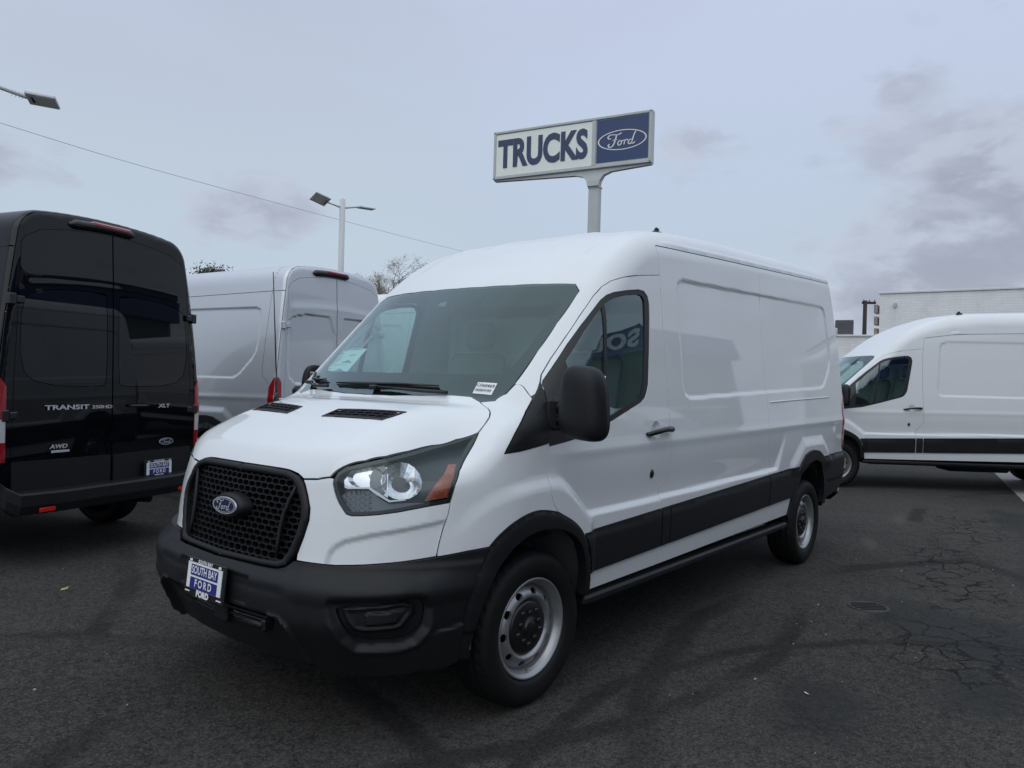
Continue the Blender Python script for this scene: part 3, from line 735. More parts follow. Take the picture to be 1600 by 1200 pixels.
    P_('fender','front',fen,paint,root,st=.016,mir='both')
    # ---- headlights
    for s,mir in((-1,'one'),(1,'pass')):
        H=P_('headlight','front',hl,M_LENS,root,st=.02,off=-.001,rim=.006,mir=mir,gap=.0035)
        kw=dict(rim=0,mir=mir,gap=0)
        P_('lamp_housing','front',hl,M_LAMPIN,H,st=.02,off=-.045 if detail<2 else -.05,rim=0,mir=mir,gap=.004)
        P_('lamp_surround','front',hl,M_PLASG,H,holes=[inset(hl,.016)],st=.02,off=-.004,rim=.045,mir=mir,gap=.001)
        if detail>1:
            # reflector bowls (concave), accent strip, ribbed field and amber reflector
            def bowl(c,a,bb,dep,mt,nm,cut=None):
                n=16;rings=4;V=[(c[0],c[1])];
                for r in range(1,rings+1):
                    for k in range(n): V.append((c[0]+a*r/rings*math.cos(2*math.pi*k/n),c[1]+bb*r/rings*math.sin(2*math.pi*k/n)))
                uv=A2(V); P3=C.P('front',uv); N3=b.normal(P3); rr=np.hypot((uv[:,0]-c[0])/a,(uv[:,1]-c[1])/bb)
                P3=P3+N3*(-.012-dep*(1-rr**2))[:,None]
                F=[(0,1+k,1+(k+1)%n) for k in range(n)]+[(1+r*n+k,1+(r+1)*n+k,1+(r+1)*n+(k+1)%n,1+r*n+(k+1)%n) for r in range(rings-1) for k in range(n)]
                if s>0: P3=P3*[1,-1,1]
                return meshobj(nm,P3,F,mt,H,smooth=False)
            bowl((.852,1.056),.080,.074,.050,M_REFL,'lamp_reflector'); bowl((.715,1.066),.078,.046,.045,M_REFL,'lamp_reflector')
            P_('lamp_inner_reflector','front',[[.622,1.022],[.615,1.055],[.640,1.090],[.70,1.108],[.80,1.130],[.80,.99],[.765,1.006],[.727,1.027]],M_REFL,H,st=.012,off=-.028,rim=0,mir=mir,gap=0)
            bl=C.P('front',[[.85,1.055],[.705,1.065],[.77,1.07]]); 
            for p,rad in zip(bl[:2],(.011,.009)):
                mb=MB(); mb.tube([(p[0]+.060,p[1]*-s,p[2]),(p[0]+.034,p[1]*-s,p[2])],rad,12)
                mb.obj('lamp_bulb',[M_CLEARL],H)
            P_('lamp_divider','front',chaikin([[.735,1.108],[.795,1.124],[.800,1.03],[.775,.990],[.745,.999],[.725,1.03]],1),M_LAMPG,H,st=.02,off=-.018,rim=.02,mir=mir,gap=0)
            P_('lamp_strip','front',[[.640,1.024],[.727,1.030],[.765,1.009],[.808,.980],[.868,.986],[.868,.980],[.806,.973],[.758,1.001],[.725,1.023],[.640,1.018]],M_WHITEP,H,st=.01,off=-.008,rim=.01,mir=mir,gap=0)
            P_('lamp_lower_field','front',[[.612,.990],[.645,1.012],[.725,1.016],[.755,.995],[.805,.965],[.86,.97],[.95,.969],[.90,.958],[.79,.936],[.68,.926],[.65,.931],[.63,.955]],M_LAMPG,H,st=.012,off=-.022,rim=.02,mir=mir,gap=0,offfn=lambda uv: -.022+.004*np.sin(uv[:,0]*700)*(uv[:,0]<.74))
            P_('amber_reflector','front',[[1.105,1.123],[1.068,1.084],[1.028,.989],[.939,.976],[.962,1.019],[1.002,1.068],[1.059,1.12]],M_AMBER,H,st=.012,off=-.014,rim=.02,mir=mir,gap=0)
    # ---- grille
    g=P_('grille','front',GR_O,M_PLAS,root,holes=[],st=.05,off=-.075,rim=.0,mir='join',lock=(0,0.0),gap=0)
    ring=GR_O+GR_I[::-1]
    P_('grille_frame','front',ring,M_PLAS,g,st=.012,mir='join',lock=(0,0.0),rim=.055,gap=.001,offfn=lambda uv:(lambda d: .004+.012*np.sqrt(np.clip(1-((d-.5)/.5)**2,0,1)))(np.clip(-psdf(uv[:,0],uv[:,1],GR_O)/(-psdf(uv[:,0],uv[:,1],GR_O)+np.maximum(psdf(uv[:,0],uv[:,1],GR_I),0)+1e-6),0,1)))
    # honeycomb
    W_,H_=(.047,.0245) if detail>1 else (.094,.049); segs=set(); E2=[]
    cols=int(1.0/W_)+2
    for r in range(-1,int(.4/H_)+2):
        for c in range(-cols//2-1,cols//2+2):
            cx=c*W_+(W_/2 if r%2 else 0); cy=.700+r*H_
            hx=[(cx-W_*.5,cy-H_*.20),(cx-W_*.5,cy+H_*.20),(cx-W_*.27,cy+H_*.5),(cx+W_*.27,cy+H_*.5),(cx+W_*.5,cy+H_*.20),(cx+W_*.5,cy-H_*.20),(cx+W_*.27,cy-H_*.5),(cx-W_*.27,cy-H_*.5)]
            for a,c2 in zip(hx,hx[1:]+hx[:1]):
                k=tuple(sorted([(round(a[0],3),round(a[1],3)),(round(c2[0],3),round(c2[1],3))]))
                if k in segs: continue
                segs.add(k); E2.append((a,c2))
    E2=A2(E2); mid=E2.mean(1); keep=psdf(mid[:,0],mid[:,1],GR_O+[[-p[0],p[1]] for p in GR_O[::-1]][1:-1])<-.012; 
    keep&=~(((mid[:,0])/.13)**2+((mid[:,1]-.892)/.055)**2<1); E2=E2[keep]
    pa=E2.reshape(-1,2).copy(); sg=np.sign(pa[:,0]); sg[sg==0]=1; P3=C.P('front',np.stack([np.abs(pa[:,0]),pa[:,1]],1)); N3=b.normal(P3)
    P3[:,1]*=sg; N3[:,1]*=sg; P3=P3.reshape(-1,2,3); N3=N3.reshape(-1,2,3); V=[];F=[]
    for (a,c2),(na,nc) in zip(P3,N3):
        t=c2-a; w=np.cross(t,na); w/=np.linalg.norm(w)+1e-9; w*=.0022; o=len(V)
        for p,n in((a,na),(c2,nc)):
            for dep,ww in((-.010,.7),(-.045,1.5)):
                V+= [p+n*dep+w*ww,p+n*dep-w*ww]
        F+=[(o,o+1,o+5,o+4),(o,o+4,o+6,o+2),(o+1,o+3,o+7,o+5)]
    meshobj('honeycomb_mesh',V,F,M_PLAS,g)
    for s in(-1,1):
        cv=C.P('front',[[.412,1.020],[.385,.96],[.362,.90],[.350,.84],[.345,.78],[.345,.72]]); mb=MB(); mb.tube([(p[0]-.004,p[1]*-s,p[2]) for p in cv],[.006,.009,.010,.010,.009,.008],6); mb.obj('grille_rib',[M_PLAS],g)
    # emblem pod
    ce=C.P('front',[[0.0,.892]])[0]; nz=b.normal(C.P('front',[[0.001,.892]]))[0]; nz[1]=0
    M=frame((ce[0]-.036,0,.894),(0,-1,0),(.12,0,1))
    mb=MB(); V=[];n=40
    for a_,b2,z_ in((.118,.060,-.06),(.113,.056,-.022),(.103,.048,-.006),(.098,.043,-.003)): V+=oval(a_,b2,n,z_)
    tx(mb,M,V,[(r*n+k,r*n+(k+1)%n,(r+1)*n+(k+1)%n,(r+1)*n+k) for r in range(3) for k in range(n)]+[tuple(range(3*n,4*n))],0)
    for i in range(len(mb.sm)-1): mb.sm[i]=True
    em=mb.obj('emblem_pod',[M_PLAS],g)
    mb=MB(); ford_oval(mb,M,.092,0,1,2,.006); mb.obj('ford_emblem',[M_BADGEC,M_BADGE,M_BADGEC],em)
    # ---- bumper
    bu=[[0,.673],[.275,.676],[.37,.678],[.412,.692],[.449,.721]]+BTOP[1:]+archFb+[[1.02,.320],[.8,.300],[.5,.290],[.25,.288],[0,.288]]
    intake=[[0,.500],[.30,.503],[.375,.505],[.392,.49],[.360,.425],[.30,.398],[0,.392]]
    fogh=chaikin(FOG_O,1)
    # intake reaches the centre line: keep it as a notch by splitting the bumper
    up=[[0,.673],[.275,.676],[.37,.678],[.412,.692],[.449,.721]]+BTOP[1:]+archFb+[[1.02,.320],[.8,.300],[.5,.290],[.25,.288],[0,.288],[0,.392],[.30,.398],[.352,.428],[.388,.488],[.372,.505],[.30,.503],[0,.500]]
    def bofs(uv):
        s_,z_=uv[:,0],uv[:,1]
        o=.006+.0*s_
        # raised lip from the intake corner down
        pl=A2([[.378,.507],[.42,.504],[.457,.481],[.479,.439],[.498,.388],[.527,.330]])
        d=np.full(len(uv),9.)
        for a,c2 in zip(pl[:-1],pl[1:]):
            e=c2-a; t=np.clip(((uv-a)@e)/(e@e),0,1); d=np.minimum(d,np.linalg.norm(uv-a-t[:,None]*e,axis=1))
        o=o+.016*np.exp(-(d/.012)**2)
        inner=psdf(s_,z_,[(-.1,.52),(.42,.515),(.457,.481),(.479,.439),(.498,.388),(.53,.2),(-.1,.2)]); o=o-.022*sm(-inner/.02+.2)
        # side crease
        d=z_-(.473+(s_-.978)*.12); o=o+(.012*sm((-d+.01)/.012))*sm((s_-.93)/.08)
        # shoulder roll
        o=o+.016*sm((z_-.57)/.07)*(1-sm((z_-.715)/.03)*.6)*sm((s_-.38)/.14)+.012*sm((z_-.60)/.04)*(1-sm((z_-.668)/.02))*(1-sm((s_-.40)/.08))
        # fog surround dip
        f_=psdf(s_,z_,FOG_O); o=o-.022*sm(1-f_/.030)*(1-sm((z_-.60)/.03))+.006*np.exp(-((f_-.034)/.010)**2)*(1-sm((z_-.5)/.05))
        # plate mounting flat
        pm=psdf(s_,z_,[(-.3,.640),(.26,.640),(.25,.52),(-.3,.52)]); o=o-.010*sm(-pm/.010)
        return o
    bumper=P_('front_bumper','front',up,M_PLAS,root,holes=[fogh],st=.011,mir='join',lock=(0,0.0),rim=.03,gap=.002,offfn=bofs)
    fb=P_('fog_lamp_bezel','front',fogh,M_PLAS,bumper,st=.010,off=-.02,rim=0,mir='both',gap=0,offfn=lambda uv: -.030+.014*np.exp(-(psdf(uv[:,0],uv[:,1],FOG_M)/.008)**2)+.006*sm(-psdf(uv[:,0],uv[:,1],FOG_M)/.01)+.012*sm((-psdf(uv[:,0],uv[:,1],FOG_M)-.02)/.006)*((uv[:,0]>.74)&(uv[:,0]<.88)))
    P_('lower_intake','front',[[0,.52],[.40,.52],[.37,.38],[0,.37]],M_DARK,bumper,st=.04,off=-.09,rim=0,mir='join',lock=(0,0.0),gap=0)
    mb=MB()
    for zz in(.475,.44,.412):
        L=C.P('front',[[t,zz] for t in np.linspace(0,.37,9)]); pts=[(p[0]+.045,p[1],p[2]) for p in L[::-1]]+[(p[0]+.045,-p[1],p[2]) for p in L[1:]]
        mb.tube(pts,.007,6)
    mb.box((.075,0,.445),(.04,.10,.09),b=.008); mb.tube([(.03,-.24,.462),(.03,-.36,.462)],.014,8); mb.box((.05,-.36,.462),(.05,.03,.05),b=.008)
    mb.obj('intake_bar',[M_PLAS],bumper)
    if detail>1:
        cz=C.P('front',[[.001,.59]])[0]; plate(root,frame((cz[0]-.012,0,.585),(0,-1,0),(.10,0,1)))
    # ---- arches, sail, cladding
    flare=ARCH_O+ARCH_I
    for fl in (flare,):
        f=P_('wheel_arch_flare','side',fl,M_PLAS,root,st=.013,rim=.05,gap=0,offfn=lambda uv:.006+np.where(uv[:,1]<.43,.010,1)*.0+np.where((uv[:,1]<.45),.7,1.)*.014*np.sqrt(np.clip(1-((lambda d,e:d/(d+e+1e-6))(np.abs(psdf(uv[:,0],uv[:,1],ARCH_I+[[.97,.2]])),np.abs(psdf(uv[:,0],uv[:,1],ARCH_O+[[.97,.1]])))*1.0)**4,0,1)))
    rfl=RARCH_O+RARCH_I
    P_('wheel_arch_flare','side',rfl,M_PLAS,root,st=.018,rim=.05,gap=0,off=.016)
    P_('sail_panel','side',SAIL,M_PLAS,root,st=.018,off=.003,rim=.012,gap=.002)
    # ---- doors
    dr=ARCH_D[::-1]
    door=DOOR_F[::-1]; 
    outer=[[1.11,.874]]+dr[1:]+[[1.43,.442],[2.14,.448]]+DOOR_R[::-1][1:]+DOOR_T[::-1]+DOOR_F[:-1]
    dd=P_('door','side',outer,paint,root,holes=[WIN_O,CUP],st=.016)
    for k,(s,mir) in enumerate(((-1,'one'),(1,'pass'))):
        D=dd[k]
        fr_=P_('window_frame','side',WIN_O,M_SEAL,D,holes=[WIN_I],st=.02,off=-.003,rim=.012,gap=.0,mir=mir)
        P_('window_glass','side',WIN_I,M_SGLASS,D,st=.04,off=-.010,rim=0,gap=-.004,mir=mir)
        P_('division_bar','side',[[1.628,1.890],[1.652,1.899],[1.560,1.275],[1.532,1.268]],M_SEAL,D,st=.04,off=-.005,rim=.02,mir=mir,gap=0)
        cl=[[1.335,clad_t(1.335)],[2.134,clad_t(2.134)],[2.134,clad_b(2.134)],[1.402,clad_b(1.402)],[1.39,.60],[1.375,.66]]
        P_('door_cladding','side',cl,M_PLAS,D,st=.03,rim=.02,mir=mir,offfn=lambda uv:.016-.010*sm((uv[:,1]-clad_t(uv[:,0])+.05)/.05)+.0*uv[:,0])
        # handle and lock
        hy=C.P('side',[[1.97,1.192],[2.03,1.205],[2.13,1.215],[2.20,1.213]])
        mb=MB(); pts=[(p[0],(p[1]-o_)*-s,p[2]) for p,o_ in zip(hy,(.012,.034,.036,.030))]
        mb.tube([(hy[0][0]-.012,(hy[0][1]+.004)*-s,hy[0][2])]+pts+[(hy[3][0]+.014,(hy[3][1]-.006)*-s,hy[3][2]+.002)],[.008,.013,.0145,.0145,.018,.014],10)
        mb.obj('door_handle',[M_PLASG],D)
        P_('handle_cup','side',CUP,paint,D,st=.008,mir=mir,gap=-.001,rim=0,offfn=lambda uv:-.016*np.clip(1-((uv[:,0]-2.075)**2+(uv[:,1]-1.212)**2)/.05**2,0,1))
        lk=C.P('side',[[2.04,.972]])[0]; mb=MB(); mb.add(*[ (lambda v,f:([(x+lk[0],(lk[1]-.006+y)*(-s) if True else 0,z*1.4+lk[2]) for x,y,z in v],f))(*lathe([(.0005,-.004),(.010,-.004),(.016,.0),(.019,.006)],18))][0],0,True)
        mb.obj('door_lock',[M_PLASG],D)
        # mirror
        mb=MB(); V=[];n=28; prof=[]
        def sec(t):
            return t
        cx,cy,cz=1.075,-1.175,1.375; hw,hh,hd=.118,.163,.085
        nu,nv=26,28
        for i in range(nu+1):
            ph=-math.pi/2+math.pi*i/nu
            for j in range(nv):
                th=2*math.pi*j/nv; e=.55
                sp=lambda v,p:math.copysign(abs(v)**p,v)
                x=sp(math.cos(ph),e)*sp(math.cos(th),.75); y=sp(math.cos(ph),e)*sp(math.sin(th),e); z=sp(math.sin(ph),.5)
                dx=hd*(1.0 if x<0 else .35)
                taper=1-.10*z-(.06 if z>0 else 0)*z
                Y=cy+y*hw*taper; X=cx+x*dx+(abs(y)**3)*.012*(1 if x<0 else 0); V.append((X,Y*-s,cz+z*hh+(y*.012)))
        F=[(i*nv+j,i*nv+(j+1)%nv,(i+1)*nv+(j+1)%nv,(i+1)*nv+j) for i in range(nu) for j in range(nv)]
        mb.add(V,F,0,True)
        fold=(s>0 and stickers)
        def FM(v):
            if not fold: return v
            px_,py_=1.15,1.0; a=R(98); v=(v[0]+.0,v[1],v[2]-.01); x,y,z=v; dx,dy=x-px_,y-py_; return (px_+dx*math.cos(a)+dy*math.sin(a),py_-dx*math.sin(a)+dy*math.cos(a)-.0,z)
        mb.v=[FM(v) for v in mb.v]; mo=mb.obj('door_mirror',[M_PLAS],D)
        mb=MB(); mb.box((cx+.030,cy*-s,cz+.03),(.006,.165,.18),b=.002); mb.v=[FM(v) for v in mb.v]; mb.obj('mirror_glass',[M_CHROME],mo)
        mb=MB(); 
        for zz,rr in((1.350,.024),(1.290,.020)): mb.tube([(1.15,-.945*-s,zz-.01),(1.11,-1.02*-s,zz),(1.085,-1.12*-s,zz+.003)],rr,8)
        mb.box((1.14,-.972*-s,1.315),(.12,.06,.16),b=.02)
        mb.v=[FM(v) if abs(v[1])>1.0 else v for v in mb.v]; mb.obj('mirror_arm',[M_PLAS],mo)
        if interior:
            P_('door_trim','side',[[1.12,1.44],[1.6,1.92],[2.2,2.05],[2.2,.55],[1.45,.55],[1.2,.8],[1.1,.95]],M_TRIM,D,holes=[inset(WIN_O,-.01)],st=.06,off=-.045,rim=0,gap=0,mir=mir)
    # ---- side panels
    seam2=[[3.80,sill(3.8)],[3.80,.82],[3.782,1.25],[3.785,1.656],[3.815,2.0],[3.865,gut(3.865)]]
    gl=lambda a,c,n: [[float(x),float(gut(x))] for x in np.linspace(a,c,n)]
    B_=[[2.14,.85],[2.155,.895],[2.215,.965],[2.247,1.0],[2.243,1.14],[2.228,1.5],[2.232,1.78],[2.245,2.0],[2.255,2.10],[2.272,float(gut(2.272))]]
    sp1=[[2.14,.448]]+B_+gl(2.4,3.7,6)+seam2[::-1]
    hol=[]
    if glazed: hol=[[[2.48,1.42],[3.70,1.44],[3.72,1.5],[3.74,2.05],[3.70,2.10],[2.52,2.08],[2.48,2.04]]]
    s1=P_('side_panel','side',sp1,paint,root,st=.0145 if detail>1 else .017,holes=hol)
    ra=[p for p in RARCH_O if p[0]<5.05]
    sp2=seam2+gl(4.0,5.70,8)+[[5.785,2.36],[5.787,1.9],[5.787,1.2],[5.787,.888],[5.06,.83]]+ra[::-1]+[[4.254,sill(4.25)]]
    sp2=seam2+gl(4.0,5.70,8)+RS3[:,[0,2]].tolist()+[[5.0,.888]]+[[4.95,.91],[4.85,.947],[4.741,.958],[4.64,.953],[4.537,.931],[4.43,.865],[4.365,.768],[4.317,.66],[4.280,.55],[4.254,sill(4.25)]]
    hol2=[[[3.86,1.46],[5.0,1.50],[5.25,1.62],[5.35,1.75],[5.37,2.08],[5.33,2.12],[3.92,2.10],[3.87,2.05]]] if glazed else []
    s2=P_('quarter_panel','side',sp2,paint,root,st=.0145 if detail>1 else .021/q,holes=hol2)
    if glazed:
        P_('side_window','side',hol[0],M_TINT,s1[0],st=.06,off=-.002); P_('side_window','side',hol2[0],M_TINT,s2[0],st=.06,off=-.002)
    for a,c2,pr in((2.146,2.240,s1),(2.248,3.794,s1),(3.806,4.30,s2)):
        q4=[[a,clad_t(a)],[c2,clad_t(c2)]]+([[4.345,.72],[4.30,.62],[4.29,clad_b(4.2)]] if a>3.8 else [[c2,clad_b(c2)]])+[[a,clad_b(a)]]
        if a>3.8: q4=[[a,clad_t(a)],[4.39,clad_t(4.39)],[4.345,.73],[4.305,.64],[4.290,clad_b(4.29)],[a,clad_b(a)]]
        P_('side_cladding','side',q4,M_PLAS,pr[0],st=.03,rim=.02,mir='both',offfn=lambda uv:.016-.010*sm((uv[:,1]-clad_t(uv[:,0])+.05)/.05))
    rp=[[5.0,.888],[5.06,.83],[5.14,.73],[5.185,.62],[5.195,.53],[5.185,.50],[5.616,.548],[5.74,.60],[5.785,.62],[5.785,.888]]
    P_('rear_corner_cladding','side',rp,M_PLAS,s2[0],st=.02,rim=.02,mir='both',offfn=lambda uv:.012-.010*sm((uv[:,1]-.83)/.05)-.008*sm((.665+.0*uv[:,0]-uv[:,1])/.012))
    if detail>1:
        P_('rail_slot','side',[[3.83,1.366],[5.28,1.410],[5.31,1.402],[5.28,1.393],[3.83,1.353]],M_DARK if False else paint,s2[0],st=.02,mir='both',off=-.001,rim=.006,gap=0)
        for s in(-1,1):
            mb=MB(); L=C.P('side',[[x,1.355+(x-3.83)*.026] for x in np.linspace(3.83,5.29,14)]); mb.tube([(p[0],(p[1]-.001)*-s,p[2]) for p in L],.0055,8); mb.obj('slide_rail',[paint],s2[0])
    # sills and running board
    for s in(-1,1):
        mb=MB(); mb.box((2.80,s*.950,.402),(2.84,.10,.044),b=.012); mb.box((2.80,s*.915,.375),(2.6,.10,.02)); mb.obj('running_board',[M_PLAS],root)
    # ---- roof with cab top
    wsEp=[[p[0],p[1],p[2]] for p in WS_E[3:]]
    top3=C.P('top',WS_T); 
    dt=C.P('side',DOOR_T[::-1]); bseam=C.P('side',[[2.256,2.105],[2.272,float(gut(2.272))]])
    gu=C.P('side',gl(2.4,5.70,14)); 
    mid=1.2*math.pi/2
    roof=[[1.484,mid]]+po(top3)[::-1][1:]+po(WS_E[3:])[::-1]+po(PSEAM)[1:]+po(C.P('side',[[1.091,1.405],[1.113,1.428],[1.142,1.462]]))+po(dt[::-1])+po(bseam)+po(gu)+po(RE3[::-1])+[[float(RE3[0][0]),mid]]
    roofp=M_ROOFW if paint is M_WHITE else paint
    P_('roof','polar',roof,roofp,root,st=.022,mir='join',lock=(1,mid),rim=.012)
    if interior:
        hr_=[[1.50,mid]]+po(top3*[1,1,1]+A2([.02,0,0]))[::-1][1:]+po(A2(WS_E[4:])+A2([.02,0,0]))[::-1]+po(C.P('side',[[1.2,1.58],[1.449,1.82],[1.60,1.94],[1.75,2.03],[2.2,2.12],[2.3,2.2]]))+[[2.32,1.2*math.atan2(1.1,.6)],[2.32,mid]]
        try: P_('headliner','polar',hr_,M_HEADL,root,st=.06,mir='join',lock=(1,mid),off=-.05,rim=0,gap=0)
        except Exception as e: print('headliner',e)
    # drip rail above the side panels
    for k,(mir,s) in enumerate((('one',-1),('pass',1))):
        rl=P_('drip_rail','side',[[float(x),float(gut(x))+.006] for x in np.linspace(2.30,5.70,16)]+[[float(x),float(gut(x))+.052] for x in np.linspace(5.70,2.36,16)],paint,root,st=.016 if detail>1 else .03,rim=.0,gap=0,mir=mir,offfn=lambda uv:-.0014+.0095*np.clip(np.sin(np.pi*np.clip((uv[:,1]-gut(uv[:,0])-.006)/.046,0,1)),0,1)*sm((uv[:,0]-2.30)/.2))
        L=C.P('side',[[float(x),float(gut(x))+.002] for x in np.linspace(2.28,5.70,30)]); mb=MB(); mb.tube([(p[0],(p[1]+.0005)*-s,p[2]) for p in L],.0028,5); mb.obj('roof_seam',[M_SEAL],rl)
    if high and not glazed:
        for s in(-1,1):
            L=np.concatenate([C.P('polar',[[5.575,w] for w in np.linspace(C.inv('polar',C.P('side',[[5.575,2.40]]))[0][1],1.2*math.atan2(1.30,.66),6)])[::-1],C.P('side',[[5.572,z] for z in np.linspace(2.38,1.47,10)]+[[5.60,1.42],[5.695,1.345]])]); mb=MB(); mb.tube([(p[0],(p[1]+.001)*-s,p[2]) for p in L],.0024,5); mb.obj('corner_seam',[M_SEAL],s2[0 if s<0 else 1])
    # pressed ribs in the roof skin
    for yy in (.62,.28):
        x0=1.75 if yy>.5 else 2.0
        P_('roof_rib','top',[[x0,-yy-.022],[5.6,-yy-.022],[5.6,-yy+.022],[x0,-yy+.022]],roofp,root,st=.022 if detail>1 else .05,mir='both',rim=0,gap=0,offfn=lambda uv,yy=yy,x0=x0:-.0014+.008*np.clip(np.cos((uv[:,1]+yy)/.020*math.pi/2),0,1)**2*sm((uv[:,0]-x0)/.12)*(1-sm((uv[:,0]-5.48)/.12)))
    if antenna:
        a=C.P('top',[[2.93,-.50]])[0]; mb=MB(); mb.box((a[0],a[1],a[2]+.012),(.09,.05,.03),b=.012); mb.box((a[0]-.005,a[1],a[2]+.036),(.045,.03,.03),b=.012); mb.obj('roof_antenna',[M_PLASG],root)
    if whip:
        mb=MB(); mb.tube([(.914,.90,1.30),(.912,.90,1.36)],[.016,.009],8); mb.tube([(.912,.90,1.36),(.911,.90,1.47)],[.007,.005],8); mb.tube([(.911,.90,1.45),(.872,.90,2.065)],[.0042,.0026],6); mb.obj('antenna',[M_PLASG],root)
    # ---- rear
    if rear:
        yr=.86; fo=[[0,2.56 if high else 2.52]]
        ztop=2.60 if high else 2.44
        def rarc(y): return (2.615 if high else 2.46)-.06*(abs(y)/.6)**2-.10*max(0,abs(y)-.62)/.2
        dl=[[-.845,.80],[-.83,1.4],[-.80,2.0],[-.775,rarc(.7)-.06],[-.74,rarc(.7)-.01],[-.62,rarc(.62)],[-.4,rarc(.4)],[-.2,rarc(.2)],[-.004,rarc(0)],[-.004,.50],[-.80,.50],[-.845,.53]]
        fr_o=[[0,(2.70 if high else 2.555)],[-.4,(2.685 if high else 2.54)],[-.62,(2.65 if high else 2.50)],[-.74,(2.56 if high else 2.44)],[-.80,2.36],[-.865,2.0],[-.905,1.7],[-.93,1.4],[-.94,.9],[-.94,.50],[-.80,.50],[-.845,.53],[-.845,.80],[-.83,1.4],[-.80,2.0],[-.775,rarc(.7)-.06],[-.74,rarc(.7)-.01],[-.62,rarc(.62)],[-.4,rarc(.4)],[-.2,rarc(.2)],[0,rarc(0)]]
        fo_=C.inv('rear',RE3).tolist()+C.inv('rear',RS3).tolist()[1:]; fo_[0][0]=0.0
        fr_o=fo_+fr_o[fr_o.index([-.94,.50]):]
        P_('rear_frame','rear',fr_o,paint,root,st=.02,mir='join',lock=(0,0.0))
        wn=[[-.79,1.50],[-.64,1.372],[-.10,1.36],[-.055,1.40],[-.055,2.10],[-.09,2.13],[-.45,2.12],[-.70,2.07],[-.775,1.99]]
        wn=chaikin(wn,1)
        big=chaikin([[-.80,1.45],[-.66,1.325],[-.02,1.32],[-.02,2.165],[-.45,2.165],[-.72,2.12],[-.79,2.05]],1)
        def rofs(uv):
            d=psdf(uv[:,0],uv[:,1],big); o=-.014*sm(-d/.02)*(0 if glazed else 1)
            o=o+.006*(.5 if glazed else 1)*np.exp(-((uv[:,1]-(2.235-.02*(uv[:,0]/.5)**2))/.05)**2)*sm((.80-np.abs(uv[:,0]))/.12)
            return o
        dd2=P_('rear_door','rear',dl,paint,root,holes=[wn] if glazed else [],st=.012 if detail<2 else .02,mir='both',rim=.014,offfn=rofs)
        for k,mir in((0,'one'),(1,'pass')):
            if glazed: P_('rear_window','rear',wn,M_TINT,dd2[k],st=.06,off=-.001,mir=mir,gap=.003)
            P_('rear_door_cladding','rear',[[-.84,.812],[-.012,.800],[-.012,.51],[-.79,.51],[-.84,.54]],M_PLAS if not glazed else M_PLAS,dd2[k],st=.04,off=.010,rim=.012,mir=mir)
            s=-1 if k==0 else 1
            for zz in (2.0,1.15):
                mb=MB(); y=(.835 if zz>1.5 else .87)*s; mb.box((5.79,y+.02*s,zz),(.05,.055,.085),b=.008); mb.box((5.80,y-.04*s,zz),(.03,.06,.055),b=.008)
                mb.obj('door_hinge',[paint if not glazed else M_PLASG],dd2[k])
            # tail lamp
            tl=[[-.885,1.36],[-.925,1.43],[-.945,1.36],[-.948,.81],[-.885,.81]]
            T_=P_('tail_light','rear',tl,M_RED,root,holes=[[[-.889,1.125],[-.9435,1.125],[-.9435,.955],[-.889,.955]]],st=.02/q,off=.008,rim=.01,mir=mir)
            P_('reverse_lens','rear',[[-.889,1.125],[-.9435,1.125],[-.9435,.955],[-.889,.955]],M_CLEARL,T_,st=.02/q,off=.007,rim=.003,mir=mir,gap=.001)
            P_('tail_light_side','side',[[5.70,1.31],[5.765,1.42],[5.778,1.42],[5.778,.90],[5.72,.92],[5.70,1.0]],M_RED,T_,holes=[[[5.708,1.125],[5.7775,1.125],[5.7775,.955],[5.712,.955]]],st=.02/q,off=.006,rim=.01,mir=mir)
            P_('reverse_lens','side',[[5.708,1.125],[5.7775,1.125],[5.7775,.955],[5.712,.955]],M_CLEARL,T_,st=.02/q,off=.005,rim=.003,mir=mir,gap=.001)
        # high brake lamp
        zt=2.66 if high else 2.50; xb=5.80-.035*((zt-1)/1.5)**2
        mb=MB(); V=[]; n=10
        ys=np.linspace(-.40,.21,13) if True else None
        for i,y in enumerate(ys):
            e=min(1,min(i,12-i)/1.5+.45); 
            for k in range(n):
                t=2*math.pi*k/n; V.append((xb-.02+.075*e*math.cos(t)*(1 if math.cos(t)>0 else .6),y,zt-.035*(y/.5)**2+.042*e*math.sin(t)))
        mb.add(V,[(i*n+k,(i+1)*n+k,(i+1)*n+(k+1)%n,i*n+(k+1)%n) for i in range(12) for k in range(n)]+[tuple(range(n)),tuple(range(12*n,13*n))[::-1]],0,True)
        bl=mb.obj('high_brake_light',[M_PLASG],root)
        mb=MB(); mb.box((xb+.015,-.04,zt+.012),(.085,.36,.040),b=.012); mb.obj('brake_lens',[M_RED],bl)
        # rear bumper
        mb=MB(); V=[];sec=[(0,.62),(.11,.615),(.125,.60),(.125,.52),(.10,.455),(.02,.44)]
        path=[(5.62,-.90,.0),(5.74,-.925,0),(5.80,-.905,.55),(5.82,-.85,.9),(5.82,-.5,1),(5.82,0,1),(5.82,.5,1),(5.82,.85,.9),(5.80,.905,.55),(5.74,.925,0),(5.62,.90,0)]
        m_=len(sec)
        for (x,y,w) in path:
            sy=1 if y>0 else -1; dz={.0:.13,.55:.06,.9:.01}.get(w,0)
            for (dx,z) in sec: V.append((x+dx*w,y+sy*dx*.2*(1-w)*(1 if w>0 else 0),z-.035+dz))
        mb.add(V,[(i*m_+k,(i+1)*m_+k,(i+1)*m_+k+1,i*m_+k+1) for i in range(len(path)-1) for k in range(m_-1)],0,False)
        rb=mb.obj('rear_bumper',[M_PLAS],root)
